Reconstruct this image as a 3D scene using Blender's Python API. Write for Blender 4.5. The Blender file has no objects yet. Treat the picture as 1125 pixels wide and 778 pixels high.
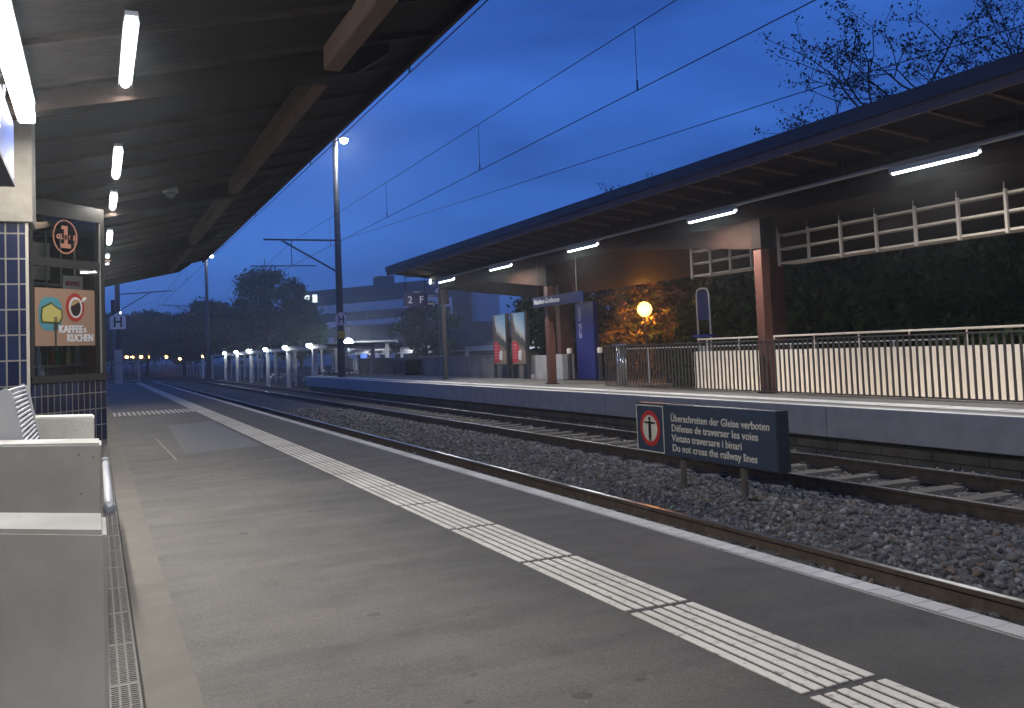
import bpy, bmesh, math, random
import numpy as np
from mathutils import Vector, Matrix
random.seed(7); RNG = np.random.default_rng(7)
S = bpy.context.scene; COL = S.collection
R = math.radians

# ------------------------------------------------------------------ camera
yaw, pit, rol = R(24.62407), R(3.0), R(2.3)
f = Vector((math.sin(yaw)*math.cos(pit), math.cos(yaw)*math.cos(pit), math.sin(pit)))
r = Vector((math.cos(yaw), -math.sin(yaw), 0)); u = r.cross(f)
r2 = math.cos(rol)*r - math.sin(rol)*u; u2 = math.sin(rol)*r + math.cos(rol)*u
cam = bpy.data.objects.new('camera', bpy.data.cameras.new('camera')); COL.objects.link(cam)
cam.matrix_world = Matrix(((r2.x, u2.x, -f.x, 0), (r2.y, u2.y, -f.y, 0), (r2.z, u2.z, -f.z, 1.107), (0, 0, 0, 1)))
cam.data.sensor_width = 36; cam.data.lens = 32.0; cam.data.shift_y = -0.05225
cam.data.clip_start = 0.05; cam.data.clip_end = 3000
S.camera = cam

# ------------------------------------------------------------------ world: dusk sky
SKY_STRENGTH = 0.95
w = bpy.data.worlds.new('World'); S.world = w; w.use_nodes = True
nt = w.node_tree; nt.nodes.clear()
def nn(t, **k):
    n = nt.nodes.new(t)
    for a, b in k.items(): setattr(n, a, b)
    return n
tc = nn('ShaderNodeTexCoord'); sep = nn('ShaderNodeSeparateXYZ'); nt.links.new(tc.outputs['Generated'], sep.inputs[0])
ramp = nn('ShaderNodeValToRGB'); nt.links.new(sep.outputs['Z'], ramp.inputs[0])
e = ramp.color_ramp.elements
e[0].position = 0.0; e[0].color = (0.030, 0.100, 0.330, 1)
e[1].position = 0.75; e[1].color = (0.010, 0.036, 0.150, 1)
for p, c in ((0.12, (0.028, 0.098, 0.345, 1)), (0.28, (0.024, 0.085, 0.330, 1)), (0.42, (0.016, 0.058, 0.245, 1))):
    q = e.new(p); q.color = c
mp = nn('ShaderNodeMapping'); mp.inputs['Scale'].default_value = (1.0, 1.6, 4.5); mp.inputs['Location'].default_value = (.3, .1, .4)
nt.links.new(tc.outputs['Generated'], mp.inputs[0])
nz = nn('ShaderNodeTexNoise'); nz.inputs['Scale'].default_value = 2.6; nz.inputs['Detail'].default_value = 5; nz.inputs['Roughness'].default_value = .5
nt.links.new(mp.outputs[0], nz.inputs['Vector'])
cr = nn('ShaderNodeValToRGB'); nt.links.new(nz.outputs[0], cr.inputs[0])
cr.color_ramp.elements[0].position = .33; cr.color_ramp.elements[0].color = (.62, .63, .68, 1)
cr.color_ramp.elements[1].position = .68; cr.color_ramp.elements[1].color = (1.12, 1.12, 1.1, 1)
mx = nn('ShaderNodeMix', data_type='RGBA', blend_type='MULTIPLY'); mx.inputs[0].default_value = 1
nt.links.new(ramp.outputs[0], mx.inputs[6]); nt.links.new(cr.outputs[0], mx.inputs[7])
sky = nn('ShaderNodeTexSky'); sky.sky_type = 'NISHITA'; sky.sun_disc = False
sky.sun_elevation = R(-4); sky.sun_rotation = R(300)
ad = nn('ShaderNodeMix', data_type='RGBA', blend_type='ADD'); ad.inputs[0].default_value = .02
nt.links.new(mx.outputs[2], ad.inputs[6]); nt.links.new(sky.outputs[0], ad.inputs[7])
bg = nn('ShaderNodeBackground'); bg.inputs[1].default_value = SKY_STRENGTH
nt.links.new(ad.outputs[2], bg.inputs[0])
out = nn('ShaderNodeOutputWorld'); nt.links.new(bg.outputs[0], out.inputs[0])
S.view_settings.view_transform = 'Standard'; S.view_settings.look = 'None'
S.view_settings.exposure = 0.95; S.view_settings.gamma = 1

# ------------------------------------------------------------------ materials
MATS = {}
def mat(name, col, rough=.7, metal=0, noise=0, nscale=8, bump=0, bscale=40, col2=None, emit=None, estr=0, trans=0, spec=.5, stretch=None, detail=6):
    if name in MATS: return MATS[name]
    m = bpy.data.materials.new(name); m.use_nodes = True; t = m.node_tree
    b = t.nodes['Principled BSDF']; b.inputs['Roughness'].default_value = rough
    b.inputs['Metallic'].default_value = metal; b.inputs['Base Color'].default_value = (*col, 1)
    b.inputs['Specular IOR Level'].default_value = spec
    if noise or bump:
        c = t.nodes.new('ShaderNodeTexCoord'); v = c.outputs['Object']
        if stretch:
            mpn = t.nodes.new('ShaderNodeMapping'); mpn.inputs['Scale'].default_value = stretch
            t.links.new(v, mpn.inputs[0]); v = mpn.outputs[0]
    if noise:
        n = t.nodes.new('ShaderNodeTexNoise'); n.inputs['Scale'].default_value = nscale; n.inputs['Detail'].default_value = detail; n.inputs['Roughness'].default_value = .62
        t.links.new(v, n.inputs['Vector'])
        rp = t.nodes.new('ShaderNodeValToRGB'); t.links.new(n.outputs[0], rp.inputs[0])
        a = col2 if col2 else tuple(x*(1-noise) for x in col)
        bcol = col if col2 else tuple(min(1, x*(1+noise)) for x in col)
        rp.color_ramp.elements[0].position = .32; rp.color_ramp.elements[0].color = (*a, 1)
        rp.color_ramp.elements[1].position = .68; rp.color_ramp.elements[1].color = (*bcol, 1)
        t.links.new(rp.outputs[0], b.inputs['Base Color'])
    if bump:
        n2 = t.nodes.new('ShaderNodeTexNoise'); n2.inputs['Scale'].default_value = bscale; n2.inputs['Detail'].default_value = 4
        t.links.new(v, n2.inputs['Vector'])
        bp = t.nodes.new('ShaderNodeBump'); bp.inputs['Strength'].default_value = bump; bp.inputs['Distance'].default_value = .01
        t.links.new(n2.outputs[0], bp.inputs['Height']); t.links.new(bp.outputs[0], b.inputs['Normal'])
    if emit:
        b.inputs['Emission Color'].default_value = (*emit, 1); b.inputs['Emission Strength'].default_value = estr
    if trans: b.inputs['Transmission Weight'].default_value = trans
    MATS[name] = m; return m

def tile_mat(name, c1, c2, mortar, w_, h_, gap=.006, rough=.18, offset=0, bump=.4):
    m = bpy.data.materials.new(name); m.use_nodes = True; t = m.node_tree; b = t.nodes['Principled BSDF']
    c = t.nodes.new('ShaderNodeTexCoord'); s = t.nodes.new('ShaderNodeSeparateXYZ'); t.links.new(c.outputs['Object'], s.inputs[0])
    a = t.nodes.new('ShaderNodeMath'); t.links.new(s.outputs[0], a.inputs[0]); t.links.new(s.outputs[1], a.inputs[1])
    k = t.nodes.new('ShaderNodeCombineXYZ'); t.links.new(a.outputs[0], k.inputs[0]); t.links.new(s.outputs[2], k.inputs[1])
    br = t.nodes.new('ShaderNodeTexBrick'); br.offset = offset; t.links.new(k.outputs[0], br.inputs['Vector'])
    br.inputs['Scale'].default_value = 1; br.inputs['Brick Width'].default_value = w_; br.inputs['Row Height'].default_value = h_
    br.inputs['Mortar Size'].default_value = gap; br.inputs['Mortar Smooth'].default_value = .1; br.inputs['Bias'].default_value = 0
    br.inputs['Color1'].default_value = (*c1, 1); br.inputs['Color2'].default_value = (*c2, 1); br.inputs['Mortar'].default_value = (*mortar, 1)
    n = t.nodes.new('ShaderNodeTexNoise'); n.inputs['Scale'].default_value = 3.0; n.inputs['Detail'].default_value = 5; t.links.new(c.outputs['Object'], n.inputs['Vector'])
    rp = t.nodes.new('ShaderNodeValToRGB'); t.links.new(n.outputs[0], rp.inputs[0])
    rp.color_ramp.elements[0].position = .3; rp.color_ramp.elements[0].color = (.7, .7, .7, 1); rp.color_ramp.elements[1].position = .7; rp.color_ramp.elements[1].color = (1.15, 1.15, 1.15, 1)
    mm = t.nodes.new('ShaderNodeMix'); mm.data_type = 'RGBA'; mm.blend_type = 'MULTIPLY'; mm.inputs[0].default_value = 1
    t.links.new(br.outputs[0], mm.inputs[6]); t.links.new(rp.outputs[0], mm.inputs[7]); t.links.new(mm.outputs[2], b.inputs['Base Color'])
    ru = t.nodes.new('ShaderNodeMapRange'); t.links.new(br.outputs['Fac'], ru.inputs[0]); ru.inputs[3].default_value = rough; ru.inputs[4].default_value = .9
    t.links.new(ru.outputs[0], b.inputs['Roughness'])
    bp = t.nodes.new('ShaderNodeBump'); bp.inputs['Strength'].default_value = bump; bp.inputs['Distance'].default_value = .01; bp.invert = True
    t.links.new(br.outputs['Fac'], bp.inputs['Height']); t.links.new(bp.outputs[0], b.inputs['Normal'])
    return m

def asphalt_mat():
    m = bpy.data.materials.new('platform_asphalt'); m.use_nodes = True; t = m.node_tree; b = t.nodes['Principled BSDF']
    c = t.nodes.new('ShaderNodeTexCoord').outputs['Object']
    def noise(sc, det, st=(1, 1, 1)):
        mpn = t.nodes.new('ShaderNodeMapping'); mpn.inputs['Scale'].default_value = st; t.links.new(c, mpn.inputs[0])
        n = t.nodes.new('ShaderNodeTexNoise'); n.inputs['Scale'].default_value = sc; n.inputs['Detail'].default_value = det; n.inputs['Roughness'].default_value = .6
        t.links.new(mpn.outputs[0], n.inputs['Vector']); return n.outputs[0]
    def rampn(src, p0, c0, p1, c1):
        q = t.nodes.new('ShaderNodeValToRGB'); t.links.new(src, q.inputs[0])
        q.color_ramp.elements[0].position = p0; q.color_ramp.elements[0].color = (*c0, 1)
        q.color_ramp.elements[1].position = p1; q.color_ramp.elements[1].color = (*c1, 1); return q.outputs[0]
    def mul(a, b2):
        q = t.nodes.new('ShaderNodeMix'); q.data_type = 'RGBA'; q.blend_type = 'MULTIPLY'; q.inputs[0].default_value = 1
        t.links.new(a, q.inputs[6]); t.links.new(b2, q.inputs[7]); return q.outputs[2]
    base = rampn(noise(1.1, 7), .3, (.106, .099, .091), .7, (.146, .135, .122))
    # foot-worn dirt: long drag streaks across
    streak = rampn(noise(2.2, 5, (.35, 1.6, 1)), .36, (.80, .80, .81), .6, (1.06, 1.05, 1.03))
    grain = rampn(noise(260, 2), .35, (.72, .72, .72), .66, (1.28, 1.28, 1.28))
    blot = rampn(noise(5.5, 8), .30, (.82, .82, .82), .48, (1, 1, 1))
    mid = mul(rampn(noise(45, 4), .3, (.84, .84, .84), .7, (1.14, 1.14, 1.14)), rampn(noise(110, 2), .3, (.74, .74, .74), .7, (1.24, 1.24, 1.24))); gum = rampn(noise(9, 0), .16, (.6, .6, .6), .19, (1, 1, 1))
    speck = rampn(noise(55, 1), .74, (1, 1, 1), .79, (1.9, 1.85, 1.8))
    vx = t.nodes.new('ShaderNodeSeparateXYZ'); t.links.new(c, vx.inputs[0])
    # the asphalt darkens gradually towards and past the guide line
    wob = t.nodes.new('ShaderNodeMath'); wob.operation = 'MULTIPLY_ADD'; t.links.new(noise(1.2, 3), wob.inputs[0]); wob.inputs[1].default_value = .9; t.links.new(vx.outputs[0], wob.inputs[2])
    strip = t.nodes.new('ShaderNodeMapRange'); t.links.new(wob.outputs[0], strip.inputs[0]); strip.inputs[1].default_value = 1.7; strip.inputs[2].default_value = 2.7; strip.inputs[3].default_value = 1.06; strip.inputs[4].default_value = .62
    cc = t.nodes.new('ShaderNodeCombineColor')
    for i in range(3): t.links.new(strip.outputs[0], cc.inputs[i])
    col = mul(mul(mul(mul(mul(mul(mul(base, streak), grain), blot), speck), mid), gum), cc.outputs[0])
    t.links.new(col, b.inputs['Base Color']); b.inputs['Roughness'].default_value = .72
    rr = t.nodes.new('ShaderNodeMapRange'); t.links.new(noise(3, 5), rr.inputs[0]); rr.inputs[3].default_value = .55; rr.inputs[4].default_value = .9; t.links.new(rr.outputs[0], b.inputs['Roughness'])
    bp = t.nodes.new('ShaderNodeBump'); bp.inputs['Strength'].default_value = .35; bp.inputs['Distance'].default_value = .004
    t.links.new(noise(180, 3), bp.inputs['Height']); t.links.new(bp.outputs[0], b.inputs['Normal'])
    return m

ASPH = asphalt_mat()
ASPH2 = mat('far_asphalt', (.15, .145, .14), .8, noise=.2, nscale=2, bump=.3, bscale=120)
CONC = mat('concrete', (.43, .42, .41), .8, noise=.08, nscale=4, bump=.06, bscale=160)
def pores(m):
    t = m.node_tree; b = t.nodes['Principled BSDF']; src = b.inputs['Base Color'].links[0].from_socket
    c = t.nodes.new('ShaderNodeTexCoord').outputs['Object']
    v = t.nodes.new('ShaderNodeTexVoronoi'); v.inputs['Scale'].default_value = 11; t.links.new(c, v.inputs['Vector'])
    q = t.nodes.new('ShaderNodeValToRGB'); t.links.new(v.outputs['Distance'], q.inputs[0])
    q.color_ramp.elements[0].position = .045; q.color_ramp.elements[0].color = (.45, .44, .43, 1); q.color_ramp.elements[1].position = .075; q.color_ramp.elements[1].color = (1, 1, 1, 1)
    n = t.nodes.new('ShaderNodeTexNoise'); n.inputs['Scale'].default_value = 2.2; n.inputs['Detail'].default_value = 7; t.links.new(c, n.inputs['Vector'])
    q2 = t.nodes.new('ShaderNodeValToRGB'); t.links.new(n.outputs[0], q2.inputs[0]); q2.color_ramp.elements[0].position = .35; q2.color_ramp.elements[0].color = (.84, .83, .81, 1); q2.color_ramp.elements[1].position = .6; q2.color_ramp.elements[1].color = (1.04, 1.04, 1.04, 1)
    a = t.nodes.new('ShaderNodeMix'); a.data_type = 'RGBA'; a.blend_type = 'MULTIPLY'; a.inputs[0].default_value = 1; t.links.new(src, a.inputs[6]); t.links.new(q.outputs[0], a.inputs[7])
    a2 = t.nodes.new('ShaderNodeMix'); a2.data_type = 'RGBA'; a2.blend_type = 'MULTIPLY'; a2.inputs[0].default_value = 1; t.links.new(a.outputs[2], a2.inputs[6]); t.links.new(q2.outputs[0], a2.inputs[7]); t.links.new(a2.outputs[2], b.inputs['Base Color'])
pores(CONC)
CONC_PALE = mat('pale_concrete', (.50, .48, .45), .75, noise=.12, nscale=6, bump=.25, bscale=50)
CONC_APRON = mat('apron_concrete', (.155, .140, .120), .8, noise=.16, nscale=2.5, bump=.25, bscale=80)
CONC_EDGE = mat('platform_edge_concrete', (.36, .36, .375), .8, noise=.13, nscale=3, bump=.25, bscale=30)
CONC_DIRTY = mat('stained_concrete', (.20, .19, .17), .9, noise=.5, nscale=1.6, bump=.5, bscale=20, col2=(.07, .065, .06))
WALLC = mat('old_wall_concrete', (.30, .28, .25), .85, noise=.4, nscale=1.2, bump=.4, bscale=12, col2=(.13, .125, .125))
BRIGHT = mat('cream_wall_paint', (.62, .57, .50), .75, noise=.07, nscale=2)
def wornpaint(name, col, under, thresh=.36):
    m = bpy.data.materials.new(name); m.use_nodes = True; t = m.node_tree; b = t.nodes['Principled BSDF']; b.inputs['Roughness'].default_value = .6
    c = t.nodes.new('ShaderNodeTexCoord').outputs['Object']
    n = t.nodes.new('ShaderNodeTexNoise'); n.inputs['Scale'].default_value = 22; n.inputs['Detail'].default_value = 8; n.inputs['Roughness'].default_value = .7; t.links.new(c, n.inputs[0])
    q = t.nodes.new('ShaderNodeValToRGB'); t.links.new(n.outputs[0], q.inputs[0])
    q.color_ramp.elements[0].position = thresh-.06; q.color_ramp.elements[0].color = (*under, 1)
    q.color_ramp.elements[1].position = thresh+.05; q.color_ramp.elements[1].color = (*col, 1)
    n2 = t.nodes.new('ShaderNodeTexNoise'); n2.inputs['Scale'].default_value = 1.7; n2.inputs['Detail'].default_value = 4; t.links.new(c, n2.inputs[0])
    q2 = t.nodes.new('ShaderNodeValToRGB'); t.links.new(n2.outputs[0], q2.inputs[0]); q2.color_ramp.elements[0].position = .3; q2.color_ramp.elements[0].color = (.75, .74, .72, 1); q2.color_ramp.elements[1].position = .6; q2.color_ramp.elements[1].color = (1, 1, 1, 1)
    mm = t.nodes.new('ShaderNodeMix'); mm.data_type = 'RGBA'; mm.blend_type = 'MULTIPLY'; mm.inputs[0].default_value = 1
    t.links.new(q.outputs[0], mm.inputs[6]); t.links.new(q2.outputs[0], mm.inputs[7]); t.links.new(mm.outputs[2], b.inputs['Base Color'])
    MATS[name] = m; return m
WHITEP = wornpaint('worn_white_paint', (.66, .63, .58), (.26, .24, .22), .40)
EDGEP = wornpaint('edge_white_paint', (.58, .57, .56), (.30, .29, .29), .36)
WOODD = mat('dark_stained_wood', (.038, .027, .023), .75, spec=.08, noise=.35, nscale=3, stretch=(6, .5, 6), bump=.3, bscale=30)
WOODB = mat('soffit_boards', (.032, .024, .020), .8, spec=.08, noise=.35, nscale=4, stretch=(.4, 5, 4), bump=.3, bscale=20)
WOODT = mat('tan_glulam', (.13, .085, .062), .7, spec=.08, noise=.25, nscale=3, stretch=(5, .4, 5), bump=.2, bscale=30)
WOODR = mat('red_brown_wood', (.13, .046, .030), .6, noise=.25, nscale=3, stretch=(6, 6, .6), bump=.2, bscale=30)
WOODR2 = mat('dark_red_wood', (.085, .034, .024), .65, noise=.25, nscale=3, stretch=(6, 6, .6))
WOODM = mat('umber_wood', (.033, .018, .014), .7, spec=.08, noise=.3, nscale=3, stretch=(5, .5, 5))
FASC = mat('roof_edge_sheet', (.045, .045, .055), .5, noise=.2, nscale=2)
STEELD = mat('dark_steel', (.055, .055, .06), .45, metal=.3)
MASTM = mat('mast_steel', (.10, .105, .12), .5, metal=.4, noise=.2, nscale=4)
GALV = mat('galvanised_steel', (.42, .43, .44), .4, metal=.8, noise=.15, nscale=10)
STAIN = mat('stainless_steel', (.6, .6, .6), .22, metal=1)
WHITEM = mat('white_metal', (.55, .55, .56), .4)
SLATM = mat('pale_grey_slats', (.60, .61, .63), .35, metal=.25)
FRAMEM = mat('grey_window_frame', (.042, .038, .034), .5)
BEIGE = mat('beige_painted_concrete', (.30, .27, .23), .7, noise=.15, nscale=6, bump=.2, bscale=40)
RUST = mat('rusty_rail_side', (.075, .055, .042), .85, noise=.35, nscale=9, bump=.3, bscale=60)
RAILTOP = mat('polished_rail_head', (.50, .51, .54), .28, metal=1)
SLEEP = mat('concrete_sleeper', (.115, .105, .095), .9, noise=.3, nscale=6, bump=.3, bscale=40)
BLUE = mat('blue_sign_enamel', (.012, .022, .15), .35)
BLUESB = mat('blue_station_sign', (.006, .010, .055), .35)
SIGNB = mat('dark_blue_warning_board', (.035, .055, .095), .45, noise=.1, nscale=4)
WHITE = mat('white_sign_paint', (.8, .8, .8), .5)
RED = mat('red_sign_paint', (.55, .03, .025), .5)
BLACK = mat('black_paint', (.01, .01, .01), .5)
YEL = mat('yellow_plate', (.65, .42, .03), .5)
CREAM = mat('cream_panel', (.75, .68, .55), .5)
TUBE = mat('lit_tube', (1, 1, 1), .4, emit=(.88, .95, 1), estr=7)
BULB = mat('lit_floodlight', (1, 1, 1), .4, emit=(.9, .96, 1), estr=30)
ORANGE = mat('lit_sodium_globe', (1, .8, .5), .4, emit=(1, .42, .07), estr=5)
ORANGE_S = mat('lit_far_lamp', (1, .8, .5), .4, emit=(1, .45, .12), estr=12)
WARMSTRIP = mat('lit_warm_strip', (1, .8, .5), .4, emit=(1, .72, .45), estr=6)
TILE = tile_mat('navy_tiles', (.010, .014, .045), (.020, .030, .085), (.26, .24, .21), .105, .235, .007)
TILE2 = tile_mat('navy_wall_tiles', (.010, .013, .032), (.018, .024, .055), (.20, .185, .165), .105, .235, .006)
BRICK = tile_mat('retaining_blocks', (.17, .155, .13), (.13, .12, .105), (.05, .045, .04), .9, .14, .012, rough=.9, offset=.5, bump=.6)

# ------------------------------------------------------------------ mesh helpers
def bend(y): return -((y-70)**2)/900 if y > 70 else 0.0
class MB:
    def __init__(s): s.v = []; s.f = []; s.m = []; s.cur = 0
    def add(s, vs, fs):
        o = len(s.v); s.v += [tuple(v) for v in vs]; s.f += [tuple(o+i for i in q) for q in fs]; s.m += [s.cur]*len(fs); return s
    def box(s, x0, x1, y0, y1, z0, z1):
        return s.add([(x0, y0, z0), (x1, y0, z0), (x1, y1, z0), (x0, y1, z0), (x0, y0, z1), (x1, y0, z1), (x1, y1, z1), (x0, y1, z1)],
                     [(0, 3, 2, 1), (4, 5, 6, 7), (0, 1, 5, 4), (1, 2, 6, 5), (2, 3, 7, 6), (3, 0, 4, 7)])
    def prism(s, pts, axis, a, b):
        """pts: 2d outline; axis 'y': (x,z) extruded y a..b ; 'x': (y,z) ; 'z': (x,y)"""
        n = len(pts)
        def mk(p, t): return {'y': (p[0], t, p[1]), 'x': (t, p[0], p[1]), 'z': (p[0], p[1], t)}[axis]
        vs = [mk(p, a) for p in pts] + [mk(p, b) for p in pts]
        fs = [tuple(range(n-1, -1, -1)), tuple(range(n, 2*n))] + [(i, (i+1) % n, n+(i+1) % n, n+i) for i in range(n)]
        return s.add(vs, fs)
    def bar(s, p, q, w_, h_=None, up=(0, 0, 1)):
        p, q = Vector(p), Vector(q); d = (q-p).normalized(); h_ = h_ or w_
        up = Vector(up)
        if abs(d.dot(up)) > .98: up = Vector((0, 1, 0))
        a = d.cross(up).normalized(); b = a.cross(d)
        vs = []
        for e_ in (p, q):
            for i, j in ((-1, -1), (1, -1), (1, 1), (-1, 1)): vs.append(e_ + a*i*w_/2 + b*j*h_/2)
        return s.add(vs, [(0, 3, 2, 1), (4, 5, 6, 7), (0, 1, 5, 4), (1, 2, 6, 5), (2, 3, 7, 6), (3, 0, 4, 7)])
    def tube(s, pts, rad, n=8, cap=True):
        pts = [Vector(p) for p in pts]; rad = rad if isinstance(rad, (list, tuple)) else [rad]*len(pts)
        vs = []; fs = []; ref = None
        for i, p in enumerate(pts):
            d = (pts[min(i+1, len(pts)-1)]-pts[max(i-1, 0)]).normalized()
            if ref is None: ref = Vector((0, 0, 1)) if abs(d.z) < .9 else Vector((1, 0, 0))
            a = d.cross(ref).normalized(); b = a.cross(d).normalized(); ref = b
            for k in range(n):
                t = 2*math.pi*k/n; vs.append(p + (a*math.cos(t)+b*math.sin(t))*rad[i])
        for i in range(len(pts)-1):
            for k in range(n): fs.append((i*n+k, i*n+(k+1) % n, (i+1)*n+(k+1) % n, (i+1)*n+k))
        if cap: fs.append(tuple(range(n-1, -1, -1))); fs.append(tuple((len(pts)-1)*n+k for k in range(n)))
        return s.add(vs, fs)
    def lathe(s, prof, c=(0, 0, 0), n=16, axis='z'):
        vs = []; fs = []
        for r_, z_ in prof:
            for k in range(n):
                t = 2*math.pi*k/n; x, y = r_*math.cos(t), r_*math.sin(t)
                vs.append({'z': (c[0]+x, c[1]+y, c[2]+z_), 'x': (c[0]+z_, c[1]+x, c[2]+y), 'y': (c[0]+x, c[1]+z_, c[2]+y)}[axis])
        m = len(prof)
        for i in range(m-1):
            for k in range(n): fs.append((i*n+k, i*n+(k+1) % n, (i+1)*n+(k+1) % n, (i+1)*n+k))
        fs.append(tuple(range(n-1, -1, -1))); fs.append(tuple((m-1)*n+k for k in range(n)))
        return s.add(vs, fs)
    def build(s, name, mt, parent=None, bevel=0, smooth=False, M=None):
        me = bpy.data.meshes.new(name); me.from_pydata(s.v, [], s.f)
        mts = mt if isinstance(mt, (list, tuple)) else [mt]
        for q in mts: me.materials.append(q)
        if len(mts) > 1: me.polygons.foreach_set('material_index', s.m)
        bm = bmesh.new(); bm.from_mesh(me); bmesh.ops.recalc_face_normals(bm, faces=bm.faces)
        if bevel: bmesh.ops.bevel(bm, geom=bm.edges[:], offset=bevel, segments=2, affect='EDGES', clamp_overlap=True)
        bm.to_mesh(me); bm.free()
        if smooth: me.polygons.foreach_set('use_smooth', [True]*len(me.polygons))
        o = bpy.data.objects.new(name, me); COL.objects.link(o)
        if parent: o.parent = parent
        if M is not None: o.matrix_local = M
        return o
def tag(o, label=None, cat=None, group=None, kind=None):
    if label: o['label'] = label
    if cat: o['category'] = cat
    if group: o['group'] = group
    if kind: o['kind'] = kind
    return o
def thing(name, label, cat, loc=(0, 0, 0), rz=0, group=None):
    o = bpy.data.objects.new(name, None); COL.objects.link(o); o.location = loc; o.rotation_euler = (0, 0, rz); o.empty_display_size = .2
    return tag(o, label, cat, group)
def struct(o): o['kind'] = 'structure'; return o
def copy_tree(o, label=None, loc=None, rz=None, parent=None):
    c = o.copy(); COL.objects.link(c)
    if parent: c.parent = parent
    if label: c['label'] = label
    if loc is not None: c.location = loc
    if rz is not None: c.rotation_euler = (0, 0, rz)
    for ch in list(o.children): copy_tree(ch, parent=c)
    return c
def text(s, size, mt, parent, M, name='lettering', ext=.002, bold=0, spacing=1, fit=None, align='LEFT', shear=0):
    cu = bpy.data.curves.new(name, 'FONT'); cu.body = s; cu.size = size; cu.extrude = ext; cu.offset = bold; cu.space_character = spacing
    cu.align_x = align; cu.resolution_u = 3; cu.shear = shear
    o = bpy.data.objects.new('tmp', cu); COL.objects.link(o)
    bpy.context.view_layer.update()
    me = bpy.data.meshes.new_from_object(o); bpy.data.objects.remove(o)
    if fit:
        xs = [v.co.x for v in me.vertices]; k = fit/(max(xs)-min(xs))
        for v in me.vertices: v.co.x *= k
    me.materials.clear(); me.materials.append(mt); me.name = name
    q = bpy.data.objects.new(name, me); COL.objects.link(q); q.parent = parent; q.matrix_local = M; return q
def MAT(loc, ax, ay, az): return Matrix(((ax[0], ay[0], az[0], loc[0]), (ax[1], ay[1], az[1], loc[1]), (ax[2], ay[2], az[2], loc[2]), (0, 0, 0, 1)))
def area(name, loc, size, energy, col, rot=(0, 0, 0), parent=None, size_y=None, spread=None):
    l = bpy.data.lights.new(name, 'AREA'); l.shape = 'RECTANGLE'; l.size = size; l.size_y = size_y or size; l.energy = energy; l.color = col
    if spread: l.spread = spread
    o = bpy.data.objects.new(name, l); COL.objects.link(o); o.location = loc; o.rotation_euler = rot
    if parent: o.parent = parent
    return o
def point(name, loc, energy, col, rad=.1, parent=None):
    l = bpy.data.lights.new(name, 'POINT'); l.energy = energy; l.color = col; l.shadow_soft_size = rad
    o = bpy.data.objects.new(name, l); COL.objects.link(o); o.location = loc
    if parent: o.parent = parent
    return o

# ------------------------------------------------------------------ ground
ZB = -.80   # trackbed base
DIRT = mat('dark_ground', (.045, .045, .035), .95, noise=.4, nscale=.6, bump=.4, bscale=6)
struct(MB().add([(-600, -200, -.86), (900, -200, -.86), (900, 1500, -.86), (-600, 1500, -.86)], [(0, 1, 2, 3)]).build('ground', DIRT))
# ballast bed: one sheet with small relief
def ballast_bed():
    xs = np.linspace(3.15, 10.25, 120); ys = np.concatenate([np.arange(-1, 26, .06), np.arange(26, 60, .3), np.arange(60, 290, 3)])
    X, Y = np.meshgrid(xs, ys)
    Z = -.735 + RNG.normal(0, .008, X.shape) + .02*np.sin(X*3+Y*.7)*np.sin(Y*1.3)
    Z += np.exp(-((X-6.6)/.75)**2)*.075 - .055*np.exp(-((X-8.67)/1.15)**6)
    X = X - np.where(Y > 70, (Y-70)**2/900, 0)
    v = np.stack([X, Y, Z], -1).reshape(-1, 3); n = len(xs); fs = []
    idx = np.arange(len(ys)*n).reshape(len(ys), n)
    q = np.stack([idx[:-1, :-1], idx[:-1, 1:], idx[1:, 1:], idx[1:, :-1]], -1).reshape(-1, 4)
    me = bpy.data.meshes.new('ballast_bed'); me.from_pydata(v.tolist(), [], q.tolist())
    m = bpy.data.materials.new('ballast_bed'); m.use_nodes = True; t = m.node_tree; b = t.nodes['Principled BSDF']; b.inputs['Roughness'].default_value = .95
    c = t.nodes.new('ShaderNodeTexCoord').outputs['Object']
    vo = t.nodes.new('ShaderNodeTexVoronoi'); vo.inputs['Scale'].default_value = 17; t.links.new(c, vo.inputs['Vector'])
    s = t.nodes.new('ShaderNodeSeparateColor'); t.links.new(vo.outputs['Color'], s.inputs[0])
    q_ = t.nodes.new('ShaderNodeValToRGB'); t.links.new(s.outputs[0], q_.inputs[0])
    q_.color_ramp.elements[0].color = (.04, .038, .036, 1); q_.color_ramp.elements[1].color = (.17, .165, .16, 1)
    t.links.new(q_.outputs[0], b.inputs['Base Color'])
    bp = t.nodes.new('ShaderNodeBump'); bp.inputs['Strength'].default_value = 1; bp.inputs['Distance'].default_value = .03; bp.invert = True
    t.links.new(vo.outputs['Distance'], bp.inputs['Height']); t.links.new(bp.outputs[0], b.inputs['Normal'])
    me.materials.append(m); o = bpy.data.objects.new('ballast_bed', me); COL.objects.link(o); return struct(o)
ballast_bed()
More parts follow.
